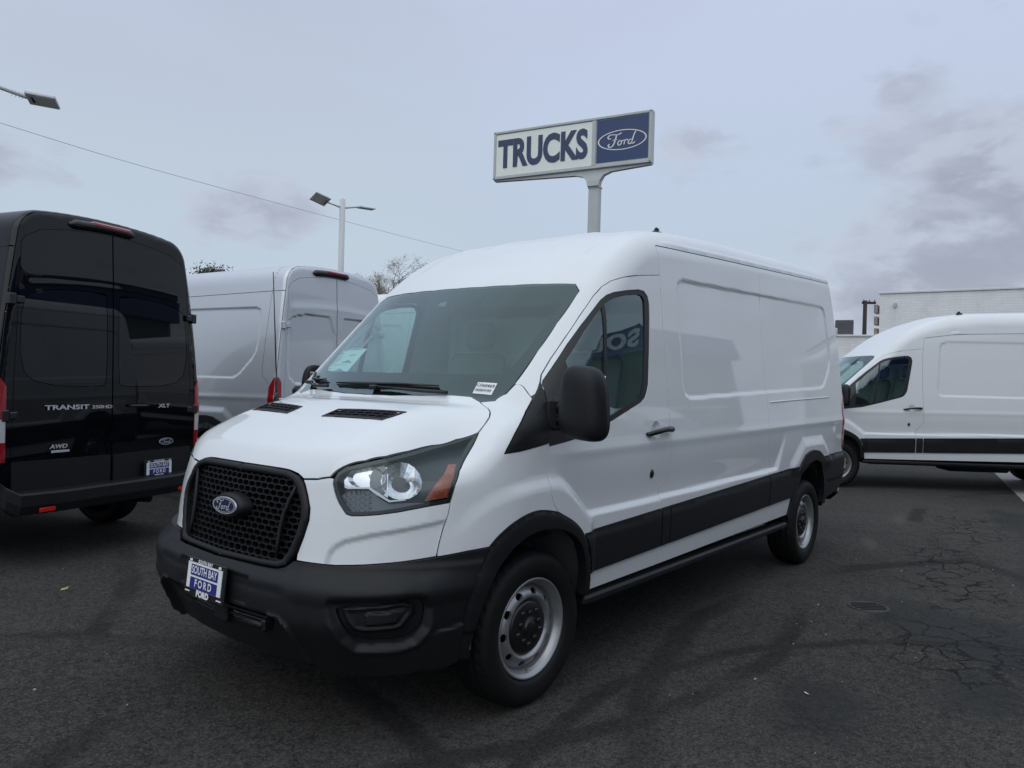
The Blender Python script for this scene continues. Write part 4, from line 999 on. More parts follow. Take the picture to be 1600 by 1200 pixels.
        mb=MB(); mb.box((5.93,-.65,.452),(.012,.125,.032),b=.003); mb.box((5.93,.65,.452),(.012,.125,.032),b=.003); mb.obj('rear_reflector',[M_REDB],rb)
        if sign_letters:
            xs=5.812
            M=lambda y,z: frame((xs,y,z),(0,1,0),(0,0,1))
            dL,dR=dd2
            mb=MB()
            def fitw(v,w): xs_=[p[0] for p in v]; k=w/(max(xs_)-min(xs_)); return [(p[0]*k,p[1],p[2]) for p in v]
            v,f=textmesh('TRANSIT',.050,.0012,.002,sx=2.0); tx(mb,M(-.410,1.20),fitw(v,.375),f); v,f=textmesh('350HD',.036,.0006,.002,sx=1.6); tx(mb,M(-.106,1.197),fitw(v,.185),f)
            mb.obj('model_lettering',[M_BADGEC],dL)
            mb=MB(); v,f=textmesh('XLT',.045,.001,.002,sx=1.5); tx(mb,M(.525,1.192),v,f); mb.obj('trim_lettering',[M_BADGEC],dR)
            mb=MB(); v,f=textmesh('AWD',.045,.001,.002,sx=1.3,shear=.2); tx(mb,M(-.48,.90),v,f); mb.box((xs+.002,-.465,.862),(.006,.15,.018),b=.002); mb.obj('drive_badge',[M_BADGEC],dL)
            mb=MB(); ford_oval(mb,frame((xs+.002,.553,.872),(0,1,0),(0,0,1)),.078,0,1,2,.004); mb.obj('ford_emblem',[M_BADGEC,M_BADGE,M_BADGEC],dR)
            plate(root,frame((5.836,.452,.640),(0,1,0),(0,0,1)))
            mb=MB(); mb.tube([(5.815,.15,1.2),(5.845,.19,1.2),(5.85,.28,1.2),(5.83,.34,1.197)],[.010,.013,.013,.010],8); mb.obj('rear_door_handle',[M_PLASG],dR)
    # ---- wheels, liners, underbody
    for x in (1.023,4.773):
        for s in(-1,1): wheel(root,x,s,steer=R(-2.5) if x<2 else 0)
    for x,lo,hi in((1.023,.56,1.46),(4.773,4.3,5.24)):
        for s in(-1,1):
            rr=.468 if x<2 else .415; n=22; V=[];F=[]
            for yy in (.972,.66):
                for k in range(n+1):
                    t=math.pi*(.0+1.0*k/n); V.append((x+(.435 if x<2 else .40)*math.cos(t),s*yy,(.37 if x<2 else .44)+(rr if x<2 else .36)*math.sin(t)))
            F=[(k,k+1,n+2+k,n+1+k) for k in range(n)]
            V.append((x,s*.66,.37)); F+=[(n+1+k,n+2+k,len(V)-1) for k in range(n)]
            meshobj('wheel_liner',V,F,M_DARK if x>2 else mat('liner_grey',(.12,.125,.13),.8),root)
    mb=MB(); mb.box((3.0,0,.50),(3.0,1.60,.22)); mb.box((.62,0,.52),(.50,1.30,.32)); mb.box((3.0,0,.42),(5.0,.9,.14)); mb.box((4.773,0,.34),(.12,1.5,.10),b=.03); mb.box((1.03,0,.32),(.12,1.4,.10),b=.03); mb.box((5.55,0,.50),(.34,1.7,.10)); mb.box((3,0,.56),(5.0,1.30,.05))
    mb.tube([(2.6,.3,.33),(4.9,.35,.33),(5.7,.5,.36)],.04,8); mb.box((3.2,-.45,.36),(.9,.5,.18),b=.04)
    mb.obj('underbody',[M_DARK],root)
    # ---- cabin
    if interior:
        mb=MB(); mb.box((2.42,0,1.25),(.03,1.78,1.45)); mb.box((2.42,0,2.10),(.03,1.56,.40)); mb.box((2.40,-.86,1.3),(.10,.06,1.2),b=.02); mb.box((2.40,.86,1.3),(.10,.06,1.2),b=.02); mb.obj('bulkhead',[M_BULK],root)
        mb=MB(); mb.box((1.95,0,.64),(.86,1.5,.05)); mb.obj('cabin_floor',[M_DASH],root)
        # dashboard
        prof=[(1.02,1.34),(1.14,1.355),(1.34,1.352),(1.46,1.325),(1.50,1.24),(1.46,1.10),(1.40,.75),(1.0,.7)]
        mb=MB(); V=[];ys=[-.86,-.6,-.55,-.25,-.2,.2,.6,.86]; m_=len(prof)
        for i,y in enumerate(ys):
            for (x,z) in prof: V.append((x+(.10*(y/.86)**2 if x<1.1 else 0),y,z+(.035 if i in(2,3) and 1.3<x<1.52 else 0)+(.012 if i in (4,5) and 1.1<x<1.45 else 0)))
        mb.add(V,[(i*m_+k,i*m_+k+1,(i+1)*m_+k+1,(i+1)*m_+k) for i in range(7) for k in range(m_-1)],0,False); mb.obj('dashboard',[M_DASH],root)
        # steering wheel
        mb=MB(); ctr=Vector((1.60,-.42,1.27)); ax=Vector((-.62,0,-.78)).normalized(); a=Vector((0,1,0)); c_=ax.cross(a)
        mb.tube([tuple(ctr+(a*math.cos(t)+c_*math.sin(t))*.19) for t in np.linspace(0,2*math.pi,29)],.016,8,cap=False)
        for t in (0,math.pi,-math.pi/2): mb.tube([tuple(ctr),tuple(ctr+(a*math.cos(t)+c_*math.sin(t))*.18)],.016,6)
        mb.tube([tuple(ctr),tuple(ctr+ax*.3)],.03,8); mb.box(tuple(ctr),(.09,.12,.09),b=.02); mb.obj('steering_wheel',[M_DASH],root)
        for yy in(-.45,.45):
            mb=MB(); mb.box((1.90,yy,.98),(.50,.50,.16),b=.05); 
            Mx=Matrix.Translation((2.14,yy,1.32))@Matrix.Rotation(R(12),4,'Y'); mb.box((0,0,0),(.13,.48,.66),b=.05,M=Mx)
            Mx=Matrix.Translation((2.22,yy,1.76))@Matrix.Rotation(R(8),4,'Y'); mb.box((0,0,0),(.09,.26,.20),b=.04,M=Mx)
            mb.box((1.9,yy,.75),(.4,.4,.3)); mb.obj('seat',[M_SEAT],root)
        for s in(-1,1):
            mb=MB(); mb.tube([(1.32,s*.78,1.62),(1.36,s*.74,1.60),(1.50,s*.74,1.72),(1.53,s*.79,1.76)],.012,8)
            mb.obj('grab_handle',[M_TRIM],root)
        mb=MB(); mb.box((1.56,.0,1.90),(.05,.24,.07),b=.015); mb.tube([(1.50,0,1.93),(1.5,0,1.98)],.012,6); mb.obj('interior_mirror',[M_DASH],root)
    if stickers:
        # stock number label and window sheet behind the glass
        S=P_('stock_sticker','top',[[1.018,-.597],[1.046,-.694],[.992,-.705],[.966,-.609]],M_PAPER,wind,st=.03,off=-.0015,rim=0,mir='one',gap=0)
        p0,p1,p2,p3=[Vector(p) for p in C.P('top',[[1.018,-.597],[1.046,-.694],[.992,-.705],[.966,-.609]])]
        up=((p0-p3)+(p1-p2)).normalized(); rt=((p1-p0)+(p2-p3)).normalized(); cc=(p0+p1+p2+p3)/4; nn=rt.cross(up)
        M=frame(cc+nn*.004+up*.014,rt,up); mb=MB(); v,f=textmesh('CF60469',.026,.0003,sx=.98); tx(mb,M,v,f)
        for i in range(26):
            w=random.choice([.0010,.0016,.0022]); mb.box((-.042+i*.0033,-.030,0),(w,.014,.0004),M=M)
        mb.obj('sticker_print',[mat('print_black',(.03,.03,.04),.6)],S)
        q=[Vector(p) for p in C.P('top',[[1.274,.80],[1.165,.40],[.975,.40],[1.06,.80]])]
        uv=[[1.262,.800],[1.158,.395],[.985,.395],[1.075,.790]]
        S=P_('window_sheet','top',uv,M_PAPER,wind,st=.05,off=-.014,rim=0,mir='one',gap=0)
        def quad(u0,u1,v0,v1): # in sheet coordinates
            o=[]
            for (u,v) in((u0,v0),(u1,v0),(u1,v1),(u0,v1)):
                a=A2(uv[0])*(1-u)+A2(uv[1])*u; c2=A2(uv[3])*(1-u)+A2(uv[2])*u; o.append((a*(1-v)+c2*v).tolist())
            return o
        rows=[(.06,.94,.02,.05),(.08,.40,.07,.16),(.1,.5,.22,.235),(.1,.45,.26,.275),(.1,.55,.30,.315),(.1,.48,.34,.355),(.1,.5,.38,.395),(.58,.9,.22,.235),(.58,.85,.26,.275),(.55,.92,.42,.52),(.1,.5,.45,.465),(.1,.46,.50,.515),(.12,.88,.58,.592),(.1,.42,.66,.675),(.1,.5,.70,.715),(.52,.9,.72,.82),(.1,.4,.78,.79),(.1,.45,.84,.85),(.1,.9,.92,.93)]
        for r_ in rows: P_('sheet_print','top',quad(*r_),M_PRINT,S,st=.1,off=-.0125,rim=0,mir='one',gap=0)
    return root
# ------------------------------------------------------------------ ground
def asphalt():
    m=bpy.data.materials.new('asphalt'); m.use_nodes=True; t=NT(m.node_tree); t.n.clear()
    co=t.N('TexCoord').outputs['Object']; sp=t.N('SeparateXYZ',ins={0:co}); X,Y,_=sp.outputs
    big=t.noise(co,.35,5,.6,.4); med=t.noise(co,2.2,6,.62,.3); fine=t.noise(co,90,3,.7); fine2=t.noise(co,260,2,.6)
    col=t.mix(t.smooth(big,.32,.7),(.0250,.0241,.0230),(.0560,.0540,.0503))
    col=t.mix(t.math('MULTIPLY',t.smooth(med,.4,.75),.55),col,(.056,.0535,.050))
    st1=t.N('TexVoronoi',feature='F1',ins={'Vector':co,'Scale':58.0}).outputs['Color']; st1=t.N('SeparateColor',ins={0:st1}).outputs[0]
    st2=t.N('TexVoronoi',feature='F1',ins={'Vector':co,'Scale':26.0}).outputs['Color']; st2=t.N('SeparateColor',ins={0:st2}).outputs[1]
    grain=t.math('ADD',t.math('MULTIPLY',st1,.6),t.math('MULTIPLY',st2,.4))
    col=t.mix(t.math('MULTIPLY',t.smooth(grain,.50,.95),.42),col,(.090,.085,.077))
    col=t.mix(t.math('MULTIPLY',t.smooth(grain,.42,.08),.45),col,(.0065,.0062,.006))
    st3=t.N('SeparateColor',ins={0:t.N('TexVoronoi',feature='F1',ins={'Vector':co,'Scale':125.0}).outputs['Color']}).outputs[0]
    col=t.mix(t.math('MULTIPLY',t.smooth(st3,.62,1.0),.55),col,(.125,.118,.108))
    col=t.mix(t.math('MULTIPLY',t.smooth(st3,.40,.05),.50),col,(.008,.0078,.0075))
    mid2=t.noise(co,20,5,.7)
    col=t.mix(t.math('MULTIPLY',t.smooth(mid2,.42,.72),.55),col,(.062,.058,.052))
    col=t.mix(t.math('MULTIPLY',t.smooth(mid2,.50,.30),.5),col,(.013,.0125,.012))
    col=t.mix(t.math('MULTIPLY',t.smooth(fine,.45,.8),.62),col,(.10,.095,.087))
    col=t.mix(t.math('MULTIPLY',t.smooth(fine2,.62,.8),.6),col,(.17,.165,.155))
    vo=t.N('TexVoronoi',feature='F1',ins={'Vector':co,'Scale':42.0,'Randomness':1.0}); peb=t.smooth(vo.outputs['Distance'],.12,.05)
    pr=t.smooth(t.noise(co,13,2,.5),.60,.72); col=t.mix(t.math('MULTIPLY',t.math('MULTIPLY',peb,pr),.75),col,(.20,.195,.185))
    # darker sealed patches on the right and scattered oil
    def disk(cx,cy,rx,ry,soft=.25,ang=0,w=.5):
        c,s=math.cos(ang),math.sin(ang)
        dx=t.math('SUBTRACT',X,cx); dy=t.math('SUBTRACT',Y,cy)
        u=t.math('DIVIDE',t.math('ADD',t.math('MULTIPLY',dx,c),t.math('MULTIPLY',dy,s)),rx); v=t.math('DIVIDE',t.math('SUBTRACT',t.math('MULTIPLY',dy,c),t.math('MULTIPLY',dx,s)),ry)
        d=t.math('SQRT',t.math('ADD',t.math('MULTIPLY',u,u),t.math('MULTIPLY',v,v)))
        d=t.math('ADD',d,t.math('MULTIPLY',t.math('SUBTRACT',med,.5),w*2))
        return t.smooth(d,1.0,1.0-soft)
    seal=None
    for a in ((3.4,-2.75,.5,1.6,.3,-.5),(5.6,-2.9,.9,.6,.3,0),(1.9,-1.95,.55,.35,.8,0),(2.6,-2.5,.5,.3,.7,0),(8.5,-2.2,1.5,.4,.5,.3),(-.5,2.6,.5,.3,.8,0)):
        d=disk(*a); seal=d if seal is None else t.math('MAXIMUM',seal,d)
    col=t.mix(t.math('MULTIPLY',seal,.6),col,(.016,.017,.018))
    dust=None
    for a in ((3.75,-1.62,.34,.10,.9,.5,.3),(6.1,-1.15,.5,.10,.9,.3,.3),(7.8,-1.05,.6,.12,.9,.2,.3)):
        d=disk(*a); dust=d if dust is None else t.math('MAXIMUM',dust,d)
    col=t.mix(t.math('MULTIPLY',dust,.5),col,(.105,.098,.072))
    # cracks
    wv=t.N('VectorMath',operation='ADD',ins={0:co,1:t.N('VectorMath',operation='SCALE',ins={0:t.noise(co,2.4,5,.6,out=1),'Scale':.42}).outputs[0]}).outputs[0]
    def cracks(scale,width):
        v=t.N('TexVoronoi',feature='DISTANCE_TO_EDGE',ins={'Vector':wv,'Scale':scale}); return t.smooth(v.outputs['Distance'],width,width*.25)
    zone=t.math('MAXIMUM',disk(5.3,-1.95,1.9,.42,.6,.22,.9),t.math('MAXIMUM',disk(7.6,-1.75,1.6,.45,.6,.2,.9),disk(3.2,-2.3,1.0,.5,.8,.4,1.0)))
    c1=t.math('MULTIPLY',cracks(4.2,.045),zone); big2=t.smooth(t.noise(co,.6,3,.5),.53,.6)
    c2=t.math('MULTIPLY',cracks(.75,.0045),t.math('MULTIPLY',big2,.30))
    c3=t.math('MULTIPLY',cracks(13,.05),t.math('MULTIPLY',t.smooth(t.noise(co,1.3,4,.6),.58,.68),.5))
    ck=t.math('MAXIMUM',c1,t.math('MAXIMUM',c2,c3))
    # tyre marks (rings of large radius)
    tm=None
    for cx,cy,r,w,lo in ((3.1,-5.3,4.35,.11,0),(2.2,2.2,3.75,.09,0),(-3.6,4.6,4.9,.10,0),(-3.2,5.4,5.9,.12,0),(-2.0,-.2,2.6,.10,0),(1.2,-3.6,2.5,.07,0),(9.,-6.,5.0,.12,0)):
        dx=t.math('SUBTRACT',X,cx); dy=t.math('SUBTRACT',Y,cy); d=t.math('SQRT',t.math('ADD',t.math('MULTIPLY',dx,dx),t.math('MULTIPLY',dy,dy)))
        d=t.math('ABSOLUTE',t.math('SUBTRACT',t.math('ADD',d,t.math('MULTIPLY',t.math('SUBTRACT',big,.5),.5)),r)); k=t.smooth(d,w,w*.35); tm=k if tm is None else t.math('MAXIMUM',tm,k)
    tm=t.math('MULTIPLY',tm,t.smooth(t.noise(co,.5,4,.6),.40,.58))
    col=t.mix(t.math('MULTIPLY',tm,.55),col,(.013,.0128,.0125))
    col=t.mix(t.math('MULTIPLY',ck,.85),col,(.005,.005,.0055))
    h=t.math('ADD',t.math('MULTIPLY',fine,.5),t.math('MULTIPLY',fine2,.35)); h=t.math('ADD',h,t.math('MULTIPLY',peb,.25)); h=t.math('SUBTRACT',h,t.math('MULTIPLY',ck,1.6)); h=t.math('ADD',h,t.math('MULTIPLY',med,.8))
    bp=t.N('Bump',ins={'Strength':.75,'Distance':.006,'Height':h})
    ro=t.math('SUBTRACT',t.math('ADD',.74,t.math('MULTIPLY',fine,.2)),t.math('MULTIPLY',seal,.22),clamp=True)
    b=t.N('BsdfPrincipled',ins={'Base Color':col,'Roughness':ro,'Normal':bp.outputs[0]}); b.inputs['Specular IOR Level'].default_value=.08
    o=t.N('OutputMaterial'); t.l.new(b.outputs[0],o.inputs[0]); return m
S=600; meshobj('asphalt_ground',[(-S,-S,0),(S,-S,0),(S,S,0),(-S,S,0)],[(0,1,2,3)],asphalt(),kind='structure')
M_CONC=mat('concrete',(.26,.255,.24),.85,bump=.5,bscale=60,var=.25,vscale=3)
dv=Vector((3.4,.67,0)).normalized(); nv=Vector((dv.y,-dv.x,0))
a0=Vector((10.65,-1.99,0))
mb=MB()
for i in range(-1,6):
    s0=a0+dv*(i*3.0+.006); s1=a0+dv*(i*3.0+2.994); V=[]
    for z in(.0,.006): V+=[(s0.x,s0.y,z),(s1.x,s1.y,z),(s1.x+nv.x*.5,s1.y+nv.y*.5,z),(s0.x+nv.x*.5,s0.y+nv.y*.5,z)]
    mb.add(V,[(4,5,6,7),(0,1,5,4),(1,2,6,5),(2,3,7,6),(3,0,4,7)])
mb.obj('concrete_gutter',[M_CONC],kind='structure')
# drain cap in the asphalt
mb=MB(); V=oval(.13,.13,28,.007); mb.add([(0,0,.007)]+V,[(0,1+k,1+(k+1)%28) for k in range(28)]); V=oval(.13,.13,28,.007)+oval(.135,.135,28,0); mb.add(V,[(k,28+k,28+(k+1)%28,(k+1)%28) for k in range(28)])
dc=mb.obj('drain_cover',[mat('cast_iron',(.035,.034,.032),.6,metal=.3,bump=.4,bscale=90,var=.3)],None,label='small round iron drain cover set in the cracked asphalt right of the rear wheel',category='drain cover')
dc.location=(3.80,-1.70,0); dc.rotation_euler=(0,0,R(-51))
for k in range(-2,3):
    mb=MB(); w=math.sqrt(.11**2-(k*.036)**2); mb.box((0,k*.036,.0085),(w*2,.013,.004)); mb.obj('slot',[M_DARK],dc)
# grit
mb=MB(); rr=random.Random(4)
for i in range(260):
    x=rr.uniform(-1.6,6); y=rr.uniform(-3.2,3.4); s=rr.choice([.0025,.003,.004,.006]); 
    if abs(y)<1.0 and 0<x<5.9: continue
    a=rr.uniform(0,6.3); mb.box((x,y,s*.4),(s*2,s*1.2,s),rz=a,mi=0 if rr.random()<.5 else 1)
mb.obj('grit',[mat('grit_pale',(.42,.40,.36),.8),mat('grit_grey',(.10,.10,.10),.8)],kind='stuff')
# leaf and litter scraps
M_LEAF=mat('dry_leaf',(.40,.36,.20),.7)
for (x,y,a,sc,mt,lb,ct) in ((.36,2.42,.4,.035,M_LEAF,'small dry yellow leaf on the asphalt at the left picture edge','leaf'),(2.02,-1.86,1.2,.016,M_PAPER,'tiny white scrap of litter on the asphalt low on the right','litter scrap'),(1.55,-1.38,.3,.02,mat('twig_brown',(.09,.07,.05),.8),'short brown twig on the asphalt in front of the front wheel\'s right','twig')):
    o=meshobj('leaf' if ct=='leaf' else ct.replace(' ','_'),[(-1,0,.1),(-.3,.35,.25),(.4,.3,.2),(1,0,.35),(.3,-.35,.1),(-.4,-.3,.05),(0,0,.3)],[(0,6,1),(1,6,2),(2,6,3),(3,6,4),(4,6,5),(5,6,0)],mt,None,label=lb,category=ct); o.location=(x,y,.004); o.scale=(sc,sc,sc); o.rotation_euler=(0,0,a)
# ------------------------------------------------------------------ walls
def brick_mat():
    m=bpy.data.materials.new('white_painted_brick'); m.use_nodes=True; t=NT(m.node_tree); t.n.clear()
    co=t.N('TexCoord').outputs['Object']; sp=t.N('SeparateXYZ',ins={0:co}); v=t.N('CombineXYZ',ins={0:t.math('ADD',sp.outputs[0],sp.outputs[1]),1:sp.outputs[2]}).outputs[0]
    br=t.N('TexBrick',ins={'Vector':v,'Color1':(.90,.905,.885,1),'Color2':(.86,.865,.85,1),'Mortar':(.76,.765,.75,1),'Scale':1.0,'Mortar Size':.008,'Mortar Smooth':.3,'Brick Width':.33,'Row Height':.092}); br.offset=.5
    n=t.noise(co,.8,6,.65); n2=t.noise(co,9,5,.6)
    c=t.mix(t.math('MULTIPLY',t.smooth(n,.45,.75),.35),br.outputs[0],(.42,.415,.39)); c=t.mix(t.math('MULTIPLY',t.smooth(n2,.66,.74),.5),c,(.30,.27,.24))
    bp=t.N('Bump',ins={'Strength':.4,'Distance':.008,'Height':t.math('ADD',br.outputs[1],t.math('MULTIPLY',n2,-.4))},invert=True)
    b=t.N('BsdfPrincipled',ins={'Base Color':c,'Roughness':.75,'Normal':bp.outputs[0]}); o=t.N('OutputMaterial'); t.l.new(b.outputs[0],o.inputs[0]); return m
M_BRICK=brick_mat()
M_COPE=mat('white_coping',(.74,.74,.73),.6,var=.1)
def building(p0,p1,h,depth,label,name='brick_building',extras=None):
    p0=Vector(p0);p1=Vector(p1); d=(p1-p0); L=d.length; rz=math.atan2(d.y,d.x)
    e=empty(name,(p0.x,p0.y,0),rz,None,label=label,category='building',group='white painted brick buildings behind the lot')
    mb=MB(); mb.box((L/2,depth/2,h/2),(L,depth,h)); mb.obj('wall',[M_BRICK],e)
    mb=MB(); mb.box((L/2,.10,h+.035),(L+.08,.30,.07),b=.01); mb.box((.10,depth/2+.16,h+.035),(.30,depth-.1,.07),b=.01); mb.obj('coping',[M_COPE],e)
    return e,L
E1,L1=building((27.47,3.836),(28.6,-8.0),4.88,9,'taller white painted brick building behind the white van at right edge')
# weathered stepped parapet end
mb=MB()
for k in range(9): mb.box((-.06-.008*k,.25,1.0+.42*k),(.12,.5,.30),b=.01)
mb.obj('corner_quoin',[mat('peeled_brick',(.34,.27,.24),.8,var=.4,vscale=9)],E1)
mb=MB(); mb.box((.5,-.03,4.5),(.10,.10,.12),b=.01); mb.tube([(.5,-.03,4.45),(.5,-.1,4.38)],.03,8); mb.obj('wall_lamp',[mat('cream_metal',(.55,.52,.45),.5)],E1)
E2,L2=building((26.6,7.3),(27.48,3.86),3.37,4,'lower white painted brick building between the front van and the taller wall')
# parapet flashing, AC unit and pole on/behind it
mb=MB(); mb.box((.9,.2,3.50),(1.9,.06,.09),b=.01); o=mb.obj('red_flashing',[mat('red_tile',(.28,.05,.045),.6)],E2)
ac=empty('air_conditioner',(27.6,5.05,3.37),R(-76),None,label='small dark grey air conditioner box on the lower brick roof',category='air conditioner')
mb=MB(); mb.box((0,.3,.34),(.62,.55,.60),b=.02); mb.obj('casing',[mat('ac_grey',(.09,.09,.10),.55)],ac)
mb=MB()
for k in range(7): mb.box((0,.015,.24+k*.052),(.50,.014,.014))
mb.obj('louvre',[mat('ac_light',(.16,.16,.17),.5)],ac)
pole=empty('utility_pole',(46.39,9.07,0),R(-52),None,label='dark wooden utility pole with a crossarm rising behind the lower brick building',category='utility pole')
mb=MB(); mb.tube([(0,0,0),(0,0,6.75)],[.14,.11],10); mb.obj('pole',[mat('creosote_wood',(.035,.03,.027),.85,bump=.5,bscale=40)],pole)
mb=MB(); mb.box((.22,0,6.62),(.80,.11,.13)); mb.obj('crossarm',[MATS['creosote_wood']],pole)
for k in(-.1,.25,.55): 
    mb=MB(); mb.tube([(k,0,6.68),(k,0,6.80)],[.04,.05],8); mb.obj('insulator',[mat('insulator_grey',(.2,.2,.2),.3)],pole)
# ------------------------------------------------------------------ pole sign
PL=Vector((20.247,15.866,0)); PR=Vector((21.427,9.782,0)); dr_=(PR-PL).normalized(); SW=(PR-PL).length
sg=empty('pole_sign',(21.12,11.90,0),0,None,label='tall pole sign reading TRUCKS beside a blue Ford oval panel',category='sign')
M_SGREY=mat('sign_grey_paint',(.52,.55,.54),.5,var=.08,vscale=2)
M_SCREAM=mat('sign_cream_face',(.88,.92,.84),.35,var=.05,vscale=1.5)
M_SBLUE=mat('sign_blue_face',(.026,.058,.155),.35)
M_SLET=mat('sign_letter_blue',(.034,.056,.125),.4)
def sgM(u,z,o=0):
    p=PL+dr_*u; n=dr_.cross(Vector((0,0,1)))
    p=p+n*o-Vector((21.12,11.90,0)); p.z=z; return frame(p,dr_,(0,0,1))
zb,zt=9.06,10.86; H=zt-zb; D=.26; Mc=sgM(SW/2,(zb+zt)/2,-D/2)
mb=MB(); mb.box((0,0,0),(SW,H,D),M=Mc); sc=mb.obj('sign_cabinet',[M_SGREY],sg)
mb=MB(); 
for (x,y,w,h) in ((0,H/2-.045,SW+.02,.09),(0,-H/2+.05,SW+.02,.10),(-SW/2+.05,0,.10,H),(SW/2-.05,0,.10,H),(SW*.155+.02,0,.14,H-.2)):
    mb.box((x,y,D/2+.02),(w,h,.06),b=.012,M=Mc)
mb.obj('sign_frame',[M_SGREY],sc)
xd=SW*.155
mb=MB(); 
x0,x1=-SW/2+.10,xd-.06; mb.box(((x0+x1)/2,.0,D/2+.008),(x1-x0,H-.24,.012),M=Mc); cf=mb.obj('cream_panel',[M_SCREAM],sc)
mb=MB(); v,f=textmesh('TRUCKS',1.40,.055,.008,sx=.80,spacing=1.0); xs=[p[0] for p in v]; w=max(xs)-min(xs); k=3.66/w
tx(mb,Mc@Matrix.Translation(((x0+x1)/2-.03,-.02,D/2+.024)),[(p[0]*k,p[1],p[2]) for p in v],f); mb.obj('sign_letters',[M_SLET],cf)
x0,x1=xd+.12,SW/2-.13; mb=MB(); mb.box(((x0+x1)/2,.03,D/2+.008),(x1-x0,H-.30,.016),M=Mc); bf=mb.obj('blue_panel',[M_SBLUE],sc)
mb=MB(); Mo=Mc@Matrix.Translation(((x0+x1)/2,0,D/2+.02)); a=.98*(x1-x0)/2; b_=a*.40
V=oval(a*.97,b_*.95,64,.01)+oval(a*.915,b_*.865,64,.01); tx(mb,Mo,V,[(k,64+k,64+(k+1)%64,(k+1)%64) for k in range(64)],0)
v,f=ribbon(SCRIPT); s=a*.158; tx(mb,Mo,[(p[0]*s+a*.06,p[1]*s*1.05,.012) for p in v],f,0); mb.obj('ford_oval',[M_WHITEP],bf)
# skirt that narrows to the pole
up=MB(); upx=(Vector((21.12,11.90,0))-PL).dot(dr_)-SW/2
pts=[(-SW/2+.02,-H/2),(SW/2-.02,-H/2),(SW/2-.02,-H/2-.05)]
cv=[(upx+.66,-H/2-.14),(upx+.38,-H/2-.24),(upx+.25,-H/2-.42),(upx+.21,-H/2-.60)]
cl=[(upx-.21,-H/2-.60),(upx-.25,-H/2-.40),(upx-.40,-H/2-.24),(upx-.70,-H/2-.16),(-SW/2+.02,-H/2-.05)]
pl=pts+cv+cl; n=len(pl)
V=[(x,y,z) for z in(-D/2+.04,D/2-.04) for x,y in pl]; r=delaunay_2d_cdt([Vector(p) for p in pl],[],[list(range(n))],1,1e-6)
F=[tuple(i+n for i in f) for f in r[2]]+[tuple(i for i in f[::-1]) for f in r[2]]+[(i,(i+1)%n,n+(i+1)%n,n+i) for i in range(n)]
V=[(p[0],p[1],p[2]*(1+.5*sm(np.array((-p[1]-1.0)/.4)))) for p in V]; up.add([tuple(Mc@Vector(p)) for p in V],F); up.obj('sign_skirt',[M_SGREY],sc)
mb=MB(); rz=math.atan2(dr_.y,dr_.x); nrm=dr_.cross(Vector((0,0,1))); off=-nrm*D/2
mb.box((off.x,off.y,4.23),(.40,.30,8.46),rz=rz,b=.03); mb.obj('pole',[M_SGREY],sg)
mb=MB(); mb.box((off.x,off.y,8.44),(.44,.34,.07),rz=rz,b=.01); mb.obj('pole_collar',[M_SGREY],sg)
# ------------------------------------------------------------------ lot lights
M_POLEW=mat('pole_white',(.62,.62,.62),.45,var=.05)
M_LEDU=mat('led_panel',(.80,.81,.76),.4)
M_LHEAD=mat('lamp_head_grey',(.72,.73,.74),.5)
def lamp_head(parent,p,dd,side,sz=(.72,.36)):
    """flat LED head: p inner end, dd direction outwards, side across"""
    dd=Vector(dd).normalized(); side=Vector(side); side=(side-dd*side.dot(dd)).normalized(); upv=dd.cross(side)
    if upv.z<0: side=-side; upv=-upv
    M=Matrix(((dd.x,side.x,upv.x,p[0]),(dd.y,side.y,upv.y,p[1]),(dd.z,side.z,upv.z,p[2]),(0,0,0,1)))
    mb=MB(); mb.box((sz[0]/2,0,0),(sz[0],sz[1],.07),b=.015,M=M); mb.box((.12,0,.055),(.22,sz[1]*.8,.05),b=.015,M=M); h=mb.obj('lamp_head',[M_LHEAD],parent)
    for k in(-1,1):
        mb=MB(); mb.box((sz[0]*.64,k*sz[1]*.235,-.037),(sz[0]*.56,sz[1]*.40,.012),b=.003,M=M); mb.obj('led_panel',[M_LEDU],h)
    mb=MB(); mb.box((.12,0,-.038),(.04,sz[1]*.45,.012),M=M); mb.obj('cover_plate',[M_DARK],h)
    return M
lp=empty('lot_light',(23.69,29.25,0),0,None,label='white lot light pole with two flat heads behind the silver van',category='light pole',group='lot light poles')
mb=MB(); mb.tube([(0,0,0),(0,0,10.75)],.15,14); mb.tube([(0,0,10.75),(0,0,10.79)],.07,8); mb.obj('pole',[M_POLEW],lp)
CR=Vector((.628,-.778,0)); CF=Vector((.778,.628,0)); CU=Vector((0,0,1))
for a,b_,z,sd,sz,lb in ((-.80,-.60,.28,(-.60,.80,-.38),(.85,.80),0),(.88,.45,-.02,(.45,-.85,-.10),(.85,.75),0)):
    d=(CR*a+CF*b_+CU*z).normalized(); mb=MB(); p0=Vector((0,0,10.30)); p1=p0+Vector((d.x,d.y,0))*.5+CU*.10; p2=p0+Vector((d.x,d.y,0))*.85+CU*.16
    mb.tube([tuple(p0),tuple(p1),tuple(p2)],[.055,.05,.045],8); mb.obj('arm',[M_POLEW],lp)
    lamp_head(lp,tuple(p2),d,CR*sd[0]+CF*sd[1]+CU*sd[2],sz)
P_in=Vector((4.251,15.126,7.155)); d=(CR*.92+CF*.34-CU*.06).normalized(); pb=P_in-Vector((d.x,d.y,0))*2.7; pb.z=0
ll=empty('lot_light',tuple(pb),0,None,label='lot light at the left picture edge, only its arm and flat head in view',category='light pole',group='lot light poles')
mb=MB(); mb.tube([(0,0,0),(0,0,7.95)],.10,14); mb.obj('pole',[M_POLEW],ll)
q0=P_in-pb; a0_=Vector((0,0,7.80))
